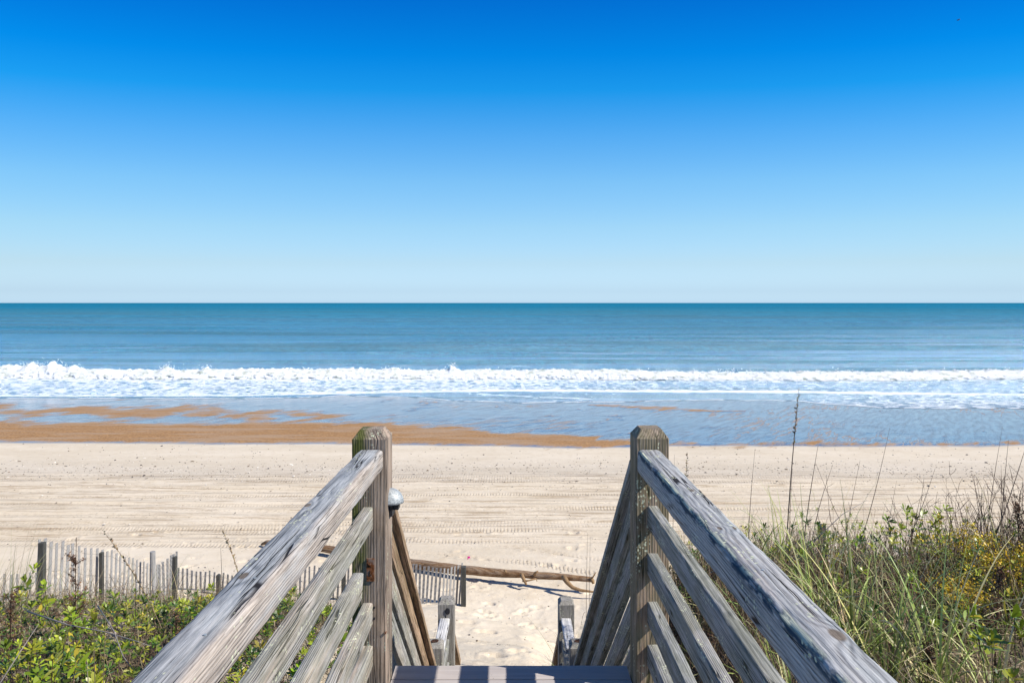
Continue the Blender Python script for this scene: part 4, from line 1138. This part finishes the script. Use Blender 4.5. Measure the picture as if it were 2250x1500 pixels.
# ---- individual plants -------------------------------------------------------
def stalk_path(base, top, bow=.0, K=9):
    base = np.array(base, float); top = np.array(top, float); t = np.linspace(0, 1, K)[:, None]
    d = top-base; s = np.array([d[0], d[1]*.0, 0.]); 
    return base+(top-base)*t+np.array([0, 0, 1.])*(bow*np.sin(t*math.pi)) - np.array([1., 0, 0])*(bow*.6*np.sin(t*math.pi)*np.sign(d[0]+1e-6))
def sea_oat(px0, py0, px1, py1, Y, label, head=0, w=.006, bow=.02, headcol=(.40, .30, .17), drybit=1, col=(.13, .10, .085)):
    a = P(px0, py0, Y); b = P(px1, py1, Y+.15)
    a[2] = float(Tz(a[0], a[1]))-.02
    w = w*1.35; col = tuple(c_*.7 for c_ in col)
    root = empty('sea_oats', tuple(a), label, 'grass stalk', 'tall dry sea oat stalks')
    S = Acc(); pth = stalk_path(a, b, bow)
    S.sticks(pth[None], np.interp(np.linspace(0, 1, 9), [0, .6, 1], [w, w*.7, w*.22])[None], np.array([col]))
    S.build('stem', M_stem, root)
    if head:
        H = Acc(); n = 70; t = R.uniform(1-head, .985, n)
        pos = np.stack([np.interp(t, np.linspace(0, 1, 9), pth[:, k]) for k in range(3)], -1)
        d = unit(b-a)[None]+R.normal(0, .65, (n, 3)); d = unit(d)
        L = R.uniform(.012, .030, n)
        tt_ = np.array([0, .5, 1.])
        H.strips(pos[:, None]+d[:, None]*(L[:, None]*tt_)[..., None], L[:, None]*np.array([.25, .6, .1]), unit(R.normal(0, 1, (n, 3))), pickcol([headcol, (.22, .15, .09)], n))
        H.build('seed_head', M_blade, root)
    if drybit:
        Bl = Acc(); n = drybit
        tb = R.uniform(.25, .75, n); pos = np.stack([np.interp(tb, np.linspace(0, 1, 9), pth[:, k]) for k in range(3)], -1)
        a_ = R.uniform(0, 6.28, n); L = R.uniform(.08, .22, n); tt_ = np.linspace(0, 1, 6)
        dd = np.stack([np.cos(a_), np.sin(a_)*.4, np.zeros(n)], -1)
        pts_ = pos[:, None]+dd[:, None]*(L[:, None]*tt_*.35)[..., None]+np.array([0, 0, 1.])*(L[:, None]*(tt_*.6-1.4*tt_**2))[..., None]
        sd_ = unit(R.normal(0, 1, (n, 3))); pc_ = pickcol(STRAW+BROWNS, n)
        for q_ in range(n):
            Bl = Acc(); Bl.strips(pts_[q_:q_+1], np.array([[.005, .005, .004, .004, .003, .001]]), sd_[q_:q_+1], pc_[q_:q_+1])
            Bl.build('dead_leaf', M_blade, root)
    return root
sea_oat(1722, 1195, 1756, 850, 5.6, 'tallest sea oat stalk with a seed head, right of the right handrail', head=.30, w=.011, drybit=3)
sea_oat(1640, 1190, 1659, 985, 5.4, 'slender sea oat stalk nearest the right handrail', w=.006, head=.0, drybit=1)
sea_oat(1753, 1190, 1798, 975, 5.5, 'sea oat stalk just right of the tallest one, with a broken side twig', w=.009, drybit=4)
sea_oat(1768, 1190, 1830, 1020, 5.45, 'dark forked stalk leaning right beside the tallest sea oat', w=.007, drybit=2, bow=.05)
sea_oat(1846, 1180, 1956, 935, 5.5, 'long stalk sweeping right in the middle of the right-hand brush', w=.007, drybit=2, bow=-.04)
sea_oat(1840, 1170, 1890, 1010, 5.55, 'shorter stalk left of the long sweeping one', w=.006, drybit=1)
sea_oat(1925, 1165, 2055, 1028, 5.4, 'bowed stalk leaning right over the leafy brush', w=.007, drybit=1, bow=-.04)
sea_oat(1932, 1130, 1970, 1055, 5.3, 'short thin stalk over the yellow-green leaves', w=.005, drybit=1)
sea_oat(2150, 1130, 2203, 935, 5.3, 'upright dark stalk near the right edge', w=.006, drybit=1)
sea_oat(2192, 1120, 2216, 965, 5.2, 'rough dark upright stalk at the right edge', w=.008, drybit=5)
sea_oat(2120, 1160, 2262, 955, 5.1, 'thick stalk slanting up to the right edge of the frame', w=.008, drybit=1, bow=-.03)
sea_oat(1480, 1030, 1482, 998, 6.8, 'lone thin stalk just right of the right upper post', w=.006, drybit=0)
sea_oat(1505, 1060, 1510, 992, 6.6, 'second thin stalk right of the right upper post', head=.5, w=.005, drybit=0)
sea_oat(1290, 1350, 1291, 1170, 6.9, 'thin dry stalk left of the descending right rail', w=.006, drybit=1)
sea_oat(1298, 1350, 1297, 1180, 6.95, 'second thin dry stalk left of the descending right rail', w=.005, drybit=1)
sea_oat(385, 1330, 222, 1160, 5.0, 'leaning sea oat with a ragged brown head in front of the sand fence', head=.62, w=.007, drybit=3, col=(.34, .26, .16), bow=.05)
sea_oat(555, 1245, 487, 1160, 5.3, 'drooping sea oat head beside the left handrail', head=.5, w=.006, drybit=3, col=(.30, .22, .13), bow=.05)
sea_oat(484, 1300, 485, 1203, 5.2, 'thin upright dead stalk left of the left handrail', w=.007, drybit=2)
sea_oat(295, 1300, 296, 1235, 5.4, 'dark upright dead stalk in front of the fence', w=.007, drybit=3)
sea_oat(1735, 1180, 1741, 1030, 5.4, 'short stiff stalk just behind the tallest sea oat', w=.006, drybit=2)

def dead_weed(px_, py0, py1, Y, label, spread=.07, n=160, lean=0):
    a = P(px_, py0, Y); b = P(px_+lean, py1, Y); a[2] = float(Tz(a[0], a[1]))-.02
    root = empty('dead_weed', tuple(a), label, 'weed', 'dead seeded weeds on the dune')
    S = Acc(); pth = stalk_path(a, b, .01)
    S.sticks(pth[None], np.linspace(.014, .004, 9)[None], np.array([(.05, .028, .02)]))
    m_ = 26; t = R.uniform(.25, .95, m_); H = np.linalg.norm(b-a)
    p0 = np.stack([np.interp(t, np.linspace(0, 1, 9), pth[:, k]) for k in range(3)], -1)
    d = unit(np.stack([R.normal(0, 1, m_), R.normal(0, 1, m_), R.uniform(.6, 1.6, m_)], -1)); L = R.uniform(.5, 1.3, m_)*spread*2*(1.3-t)
    tip = p0+d*L[:, None]
    S.sticks(np.stack([p0, (p0+tip)/2+R.normal(0, .008, (m_, 3)), tip], 1), np.tile(np.array([.005, .004, .002]), (m_, 1)), pickcol([(.07, .04, .028)], m_))
    S.build('stem', M_stem, root)
    Hd = Acc(); k = R.integers(0, m_, n*5); u = R.uniform(.1, 1.05, n*5)
    pos = p0[k]+(tip-p0)[k]*u[:, None]+R.normal(0, .008, (n*5, 3)); L = R.uniform(.006, .018, n*5)
    dd = unit(R.normal(0, 1, (n*5, 3))); tt_ = np.array([0, .5, 1.])
    Hd.strips(pos[:, None]+dd[:, None]*(L[:, None]*tt_)[..., None], L[:, None]*np.array([.3, .7, .2]), unit(R.normal(0, 1, (n*5, 3))), pickcol([(.12, .06, .035), (.07, .04, .025), (.20, .11, .06)], n*5))
    Hd.build('seed_cluster', M_blade, root)
dead_weed(168, 1330, 1180, 4.8, 'dark brown seeded weed standing in front of the sand fence', .075, 170)
dead_weed(25, 1400, 1290, 4.4, 'dark crumbling weed at the left edge of the leafy scrub', .06, 120)
dead_weed(2185, 1470, 1250, 3.9, 'tall dark brown weed in front of the yellow flowers', .07, 150, 12)
dead_weed(2040, 1500, 1395, 3.5, 'small dark weed low in the right-hand grass', .05, 90)
dead_weed(2240, 1120, 1085, 5.0, 'brown seeded weed at the right edge above the flowers', .07, 110)
dead_weed(390, 1400, 1340, 4.3, 'brown weed among the leaves near the left handrail', .05, 90)

def goldenrod(px_, py_, Y, label, seed=0, sc=1.):
    a = P(px_, py_, Y); zt = a[2]; a[2] = float(Tz(a[0], a[1]))-.02
    root = empty('goldenrod', tuple(a), label, 'flowering plant', 'yellow goldenrod in the right-hand brush')
    S, Lf, Fl = Acc(), Acc(), Acc(); m_ = 40
    base = a[None]+R.normal(0, .05*sc, (m_, 3))*np.array([1, 1, .2]); tip = np.array([a[0], a[1], zt])[None]+R.normal(0, 1, (m_, 3))*np.array([.22, .16, .09])*sc
    S.sticks(np.stack([base, (base+tip)/2+R.normal(0, .03, (m_, 3)), tip], 1), np.tile(np.array([.005, .004, .002]), (m_, 1)), pickcol(BROWNS+GREENS[:2], m_))
    S.build('stem', M_stem, root)
    n = m_*26; k = R.integers(0, m_, n)
    pos = tip[k]+R.normal(0, 1, (n, 3))*np.array([.028, .028, .02]); L = R.uniform(.007, .015, n)
    dd = unit(R.normal(0, 1, (n, 3))); tt_ = np.array([0, .5, 1.])
    Fl.strips(pos[:, None]+dd[:, None]*(L[:, None]*tt_)[..., None], L[:, None]*np.array([.5, 1., .4]), unit(R.normal(0, 1, (n, 3))), pickcol([(.75, .50, .02), (.62, .42, .03), (.45, .33, .03)], n))
    Fl.build('flower_cluster', M_blade, root)
    add_sprigs(Lf, S, (base*.4+tip*.6)[:18], R.normal(0, .4, (18, 3))+np.array([0, 0, 1]), np.full(18, .07), 8, GREENS[:5])
    Lf.build('leaves', M_leaf, root)
goldenrod(2180, 1215, 4.7, 'largest clump of yellow goldenrod at the right edge of the brush')
goldenrod(2120, 1190, 4.9, 'yellow goldenrod clump up and left of the largest one', sc=.6)
goldenrod(2120, 1295, 4.3, 'small yellow goldenrod clump below the largest one', sc=.45)
goldenrod(2240, 1240, 4.5, 'goldenrod clump cut by the right edge of the frame', sc=.6)

def leafy_plant(px_, py_, Y, size, n, label, spread=.10, pal=GREENS[2:4]+GREENS[5:6]):
    q = P(px_, py_, Y); a = np.array([q[0], q[1], float(Tz(q[0], q[1]))-.02])
    if q[2] < a[2]+.1: q[2] = a[2]+.25
    root = empty('leafy_plant', tuple(a), label, 'plant', 'leafy plants standing out of the scrub')
    S, A = Acc(), Acc()
    tip = q[None]+R.normal(0, 1, (n, 3))*np.array([spread, spread, spread*.8]); base = a[None]+R.normal(0, .02, (n, 3))
    S.sticks(np.stack([base, (base+tip)/2+R.normal(0, .015, (n, 3)), tip], 1), np.tile(np.array([.006, .005, .004]), (n, 1)), pickcol(BROWNS, n))
    S.build('stem', M_stem, root)
    add_sprigs(A, S, tip, R.normal(0, .25, (n, 3))+np.array([.2, -.35, 1]), np.full(n, size)*R.uniform(.85, 1.15, n), 11, pal)
    A.build('leaves', M_leaf, root)
leafy_plant(145, 1450, 3.0, .062, 4, 'broad-leaved plant lowest at the left, with large spoon-shaped leaves', .05)
leafy_plant(110, 1475, 2.9, .055, 3, 'leafy plant at the bottom left, partly below the frame', .06)
leafy_plant(220, 1410, 3.5, .06, 5, 'bright leafy plant left of centre in the left-hand scrub', .09)
leafy_plant(60, 1400, 3.7, .06, 6, 'leafy plant near the left edge of the scrub', .12)
leafy_plant(55, 1277, 5.2, .085, 2, 'thin-stemmed plant with a flat leaf cluster in front of the low fence', .06)
leafy_plant(110, 1290, 5.1, .075, 3, 'leafy sprig standing before the tall fence post', .06)
leafy_plant(425, 1330, 5.0, .05, 6, 'yellow-green tuft beside the left handrail', .12)
leafy_plant(650, 1475, 3.6, .06, 2, 'small plant seen between the two upper left rails at the bottom', .03)
leafy_plant(2232, 1400, 2.9, .075, 6, 'bright leafy plant at the lower right edge', .10)
leafy_plant(2160, 1390, 3.3, .06, 3, 'single green sprig left of the lower right leafy plant', .03)
leafy_plant(1860, 1300, 4.4, .05, 3, 'small yellow-green sprig in the middle of the right-hand grass', .05, [(.36, .38, .04)])
leafy_plant(2010, 1160, 5.5, .065, 8, 'bright clump of leaves at the top of the right-hand brush', .10, [(.33, .38, .03), (.25, .33, .03)])
leafy_plant(1965, 1150, 5.5, .06, 5, 'leafy tips standing left of the bright clump in the right-hand brush', .09)
leafy_plant(2070, 1150, 5.5, .065, 9, 'leafy tips right of the bright clump in the right-hand brush', .12)

def grass_tuft(px_, py_, Y, n, L0, L1, label, w=.008, arch=.5, spread=.35, az=None, pal=BLADES):
    q = P(px_, py_, Y)
    z = float(Tz(q[0], q[1]))-.02
    root = empty('grass_tuft', (q[0], q[1], z), label, 'grass tuft', 'tufts of dune grass')
    A = Acc(); x = q[0]+R.normal(0, .03, n); y = q[1]+R.normal(0, .03, n)
    add_blades(A, x, y, L0, L1, w, arch, spread, pal, az=az, K=12)
    A.build('blades', M_blade, root)
G2 = [(.24, .31, .07), (.31, .37, .10), (.40, .42, .16), (.17, .24, .05), (.55, .48, .26)]
for a in ((1640, 4.9, 26, .5, 1.0, 'grass tuft nearest the right handrail, below the slender stalk'),
          (1720, 5.1, 20, .4, .95, 'grass tuft at the foot of the tallest sea oat'),
          (1800, 4.2, 26, .6, 1.15, 'wide arching tuft in the left part of the right-hand grass'),
          (1880, 3.8, 30, .7, 1.25, 'largest green tuft in the middle of the right-hand grass'),
          (1950, 3.6, 24, .7, 1.2, 'arching tuft right of the largest green tuft'),
          (2060, 3.5, 26, .6, 1.2, 'pale arching tuft below the goldenrod'),
          (2200, 3.4, 18, .6, 1.1, 'tuft between the dark weed and the right edge'),
          (1760, 3.1, 22, .5, 1.0, 'low tuft against the outer side of the right handrail'),
          (1990, 2.7, 22, .5, .9, 'tuft lowest in the right-hand grass with broad blades'),
          (2230, 4.6, 14, .7, 1.2, 'upright blue-green tuft at the right edge')):
    grass_tuft(a[0], 1300, a[1], int(a[2]*1.7), a[3], a[4], a[5], w=.0105, arch=.72, spread=.45, pal=G2)
grass_tuft(1265, 1400, 6.55, 46, .35, .95, 'dark-bladed tuft leaning over the sand beside the right landing post', w=.006, arch=.45, spread=.7, az=math.pi*.95, pal=BLADES)
grass_tuft(1330, 1400, 6.9, 30, .3, .8, 'tuft behind the right landing post', w=.006, arch=.4, spread=.5)
grass_tuft(945, 1400, 6.4, 26, .2, .5, 'short straw tuft behind the left landing post', w=.005, arch=.4, spread=.5, pal=STRAW+BLADES)
grass_tuft(30, 1300, 6.8, 40, .6, 1.2, 'tall feathery tuft at the left edge of the frame', w=.006, arch=.3, spread=.25, az=.2, pal=STRAW+BLADES)

# ---- long fallen twigs over the left scrub
def fallen(ctrl, w, label):
    pts_ = [P(*c) for c in ctrl]; c0 = pts_[0]
    v, f = tube(pts_, list(np.linspace(w, w*.4, len(pts_))), 6)
    o = link('fallen_twig', mesh_from('fallen_twig', v, f, M_twig, True)); tag(o, label, 'twig')
M_twig, nt, out = new_mat('twig_bark'); g = G(nt)
tn = g.noise(g.n('ShaderNodeNewGeometry').outputs['Position'], 60, 3, .6)
g.out(out, g.bsdf(g.mix(tn, (.12, .10, .09), (.38, .34, .32)), .9))
fallen([(60, 1342, 4.0), (150, 1372, 3.9), (235, 1388, 3.75), (300, 1408, 3.6), (330, 1418, 3.5)], .0042, 'long grey twig lying across the left-hand scrub')
fallen([(215, 1330, 3.9), (250, 1385, 3.6), (270, 1440, 3.4), (292, 1470, 3.3)], .0038, 'forked grey twig hanging down toward the left handrail')
fallen([(0, 1500, 2.9), (45, 1430, 3.0), (85, 1370, 3.1)], .003, 'pale straw stem slanting up at the bottom left corner')
fallen([(1745, 1230, 4.9), (1850, 1130, 5.0), (1905, 1098, 5.1)], .004, 'dark twig slanting up to the right across the sea oats')

# ================================================================== SEABIRD
q = P(2106, 44.5, 90)
bird = empty('seabird', tuple(q), 'tiny dark seabird flying high in the sky at the upper right', 'bird')
V = []; F_ = []
prof_ = [(-.20, .01), (-.12, .035), (0, .055), (.10, .04), (.17, .022), (.21, .004)]
v, f = tube([(q[0]+a, q[1], q[2]+a*.5) for a, _ in prof_], [b for _, b in prof_], 8)
# wings: thin tapered, bent
def wing(s):
    pts_ = [(0, 0, 0), (.05, .28*s, .10), (-.04, .62*s, .05)]; ch = [.14, .12, .02]
    VV = []; FF = []
    for (a, b, c_), w_ in zip(pts_, ch):
        for (dx, dz) in ((-w_/2, 0), (0, .012), (w_/2, 0), (0, -.006)): VV.append((q[0]+a+dx, q[1]+b*.6, q[2]+c_+dz+a*.3+b*.12))
    for i in range(2):
        for k in range(4): FF.append((i*4+k, i*4+(k+1) % 4, i*4+4+(k+1) % 4, i*4+4+k))
    FF.append((0, 1, 2, 3)); FF.append((8, 9, 10, 11)); return VV, FF
M_bird, nt, out = new_mat('feathers'); g = G(nt); g.out(out, g.bsdf((.05, .05, .06), .8))
V, F_ = join([(v, f), wing(1), wing(-1)])
link('body', mesh_from('body', V, F_, M_bird, True), bird)

# ================================================================== LIGHT, SKY, CAMERA
SUNV = Vector((1.03, -.35, 1.0)).normalized()
el = math.asin(SUNV.z); az = math.atan2(SUNV.x, SUNV.y)
sun = bpy.data.lights.new('sun', 'SUN'); sun.energy = 5.0; sun.angle = math.radians(.5); sun.color = (1., .94, .84)
so = bpy.data.objects.new('sun', sun); COL.objects.link(so); so.rotation_euler = SUNV.to_track_quat('Z', 'Y').to_euler()
W = bpy.data.worlds.new('World'); scene.world = W; W.use_nodes = True
nt = W.node_tree; nt.nodes.clear(); g = G(nt)
wo = nt.nodes.new('ShaderNodeOutputWorld')
sky = g.n('ShaderNodeTexSky', sky_type='NISHITA'); sky.sun_disc = False
sky.sun_elevation = el; sky.sun_rotation = az; sky.altitude = 10; sky.air_density = 1.; sky.dust_density = .6; sky.ozone_density = 2.5
dirn = g.n('ShaderNodeTexCoord').outputs['Generated']
sx, sy, sz = g.sep(g.vmath('NORMALIZE', dirn))
sx2 = g.math('MULTIPLY', sx, sx)
tint = g.ramp(g.math('MULTIPLY', g.math('ABSOLUTE', sz), g.math('ADD', 1., g.math('MULTIPLY', sx2, .38))), [(0.0, (.806, 1.141, 1.774)), (.0033, (.806, 1.141, 1.774)), (.0167, (.674, .93, 1.449)), (.0566, (.698, .843, 1.074)), (.1093, (.676, .891, 1.027)),
    (.174, (.533, .907, 1.092)), (.2364, (.298, .84, 1.173)), (.2961, (.043, .755, 1.226)), (.3415, (.004, .655, 1.237)), (.4027, (.004, .499, 1.15)), (.6, (.05, .34, .75)), (1, (.10, .25, .50))])
sky2 = g.n('ShaderNodeTexSky', sky_type='NISHITA'); sky2.sun_disc = False
sky2.sun_elevation = el; sky2.sun_rotation = -az; sky2.altitude = 10; sky2.air_density = 1.; sky2.dust_density = .6; sky2.ozone_density = 2.5
tint = g.mix(1., tint, g.ramp(sx2, [(0, 1.), (.35, .86), (1, .8)]), 'MULTIPLY')
colr = g.mix(1., g.mix(.5, sky.outputs[0], sky2.outputs[0]), tint, 'MULTIPLY')
bg = g.n('ShaderNodeBackground'); g.put(bg.inputs[0], colr); bg.inputs[1].default_value = .12
nt.links.new(bg.outputs[0], wo.inputs[0])

cam = bpy.data.cameras.new('camera'); co = bpy.data.objects.new('camera', cam); COL.objects.link(co)
co.location = (0, 0, EYE); co.rotation_euler = (math.radians(90), 0, 0)
cam.sensor_width = 36; cam.lens = 36*F/2250
cam.shift_x = (1125-VX)/2250; cam.shift_y = -(750-VY)/2250
cam.clip_start = .05; cam.clip_end = 60000
scene.camera = co
scene.view_settings.view_transform = 'Standard'; scene.view_settings.look = 'None'
scene.view_settings.exposure = 0.45; scene.view_settings.gamma = 1
scene.cycles.max_bounces = 8
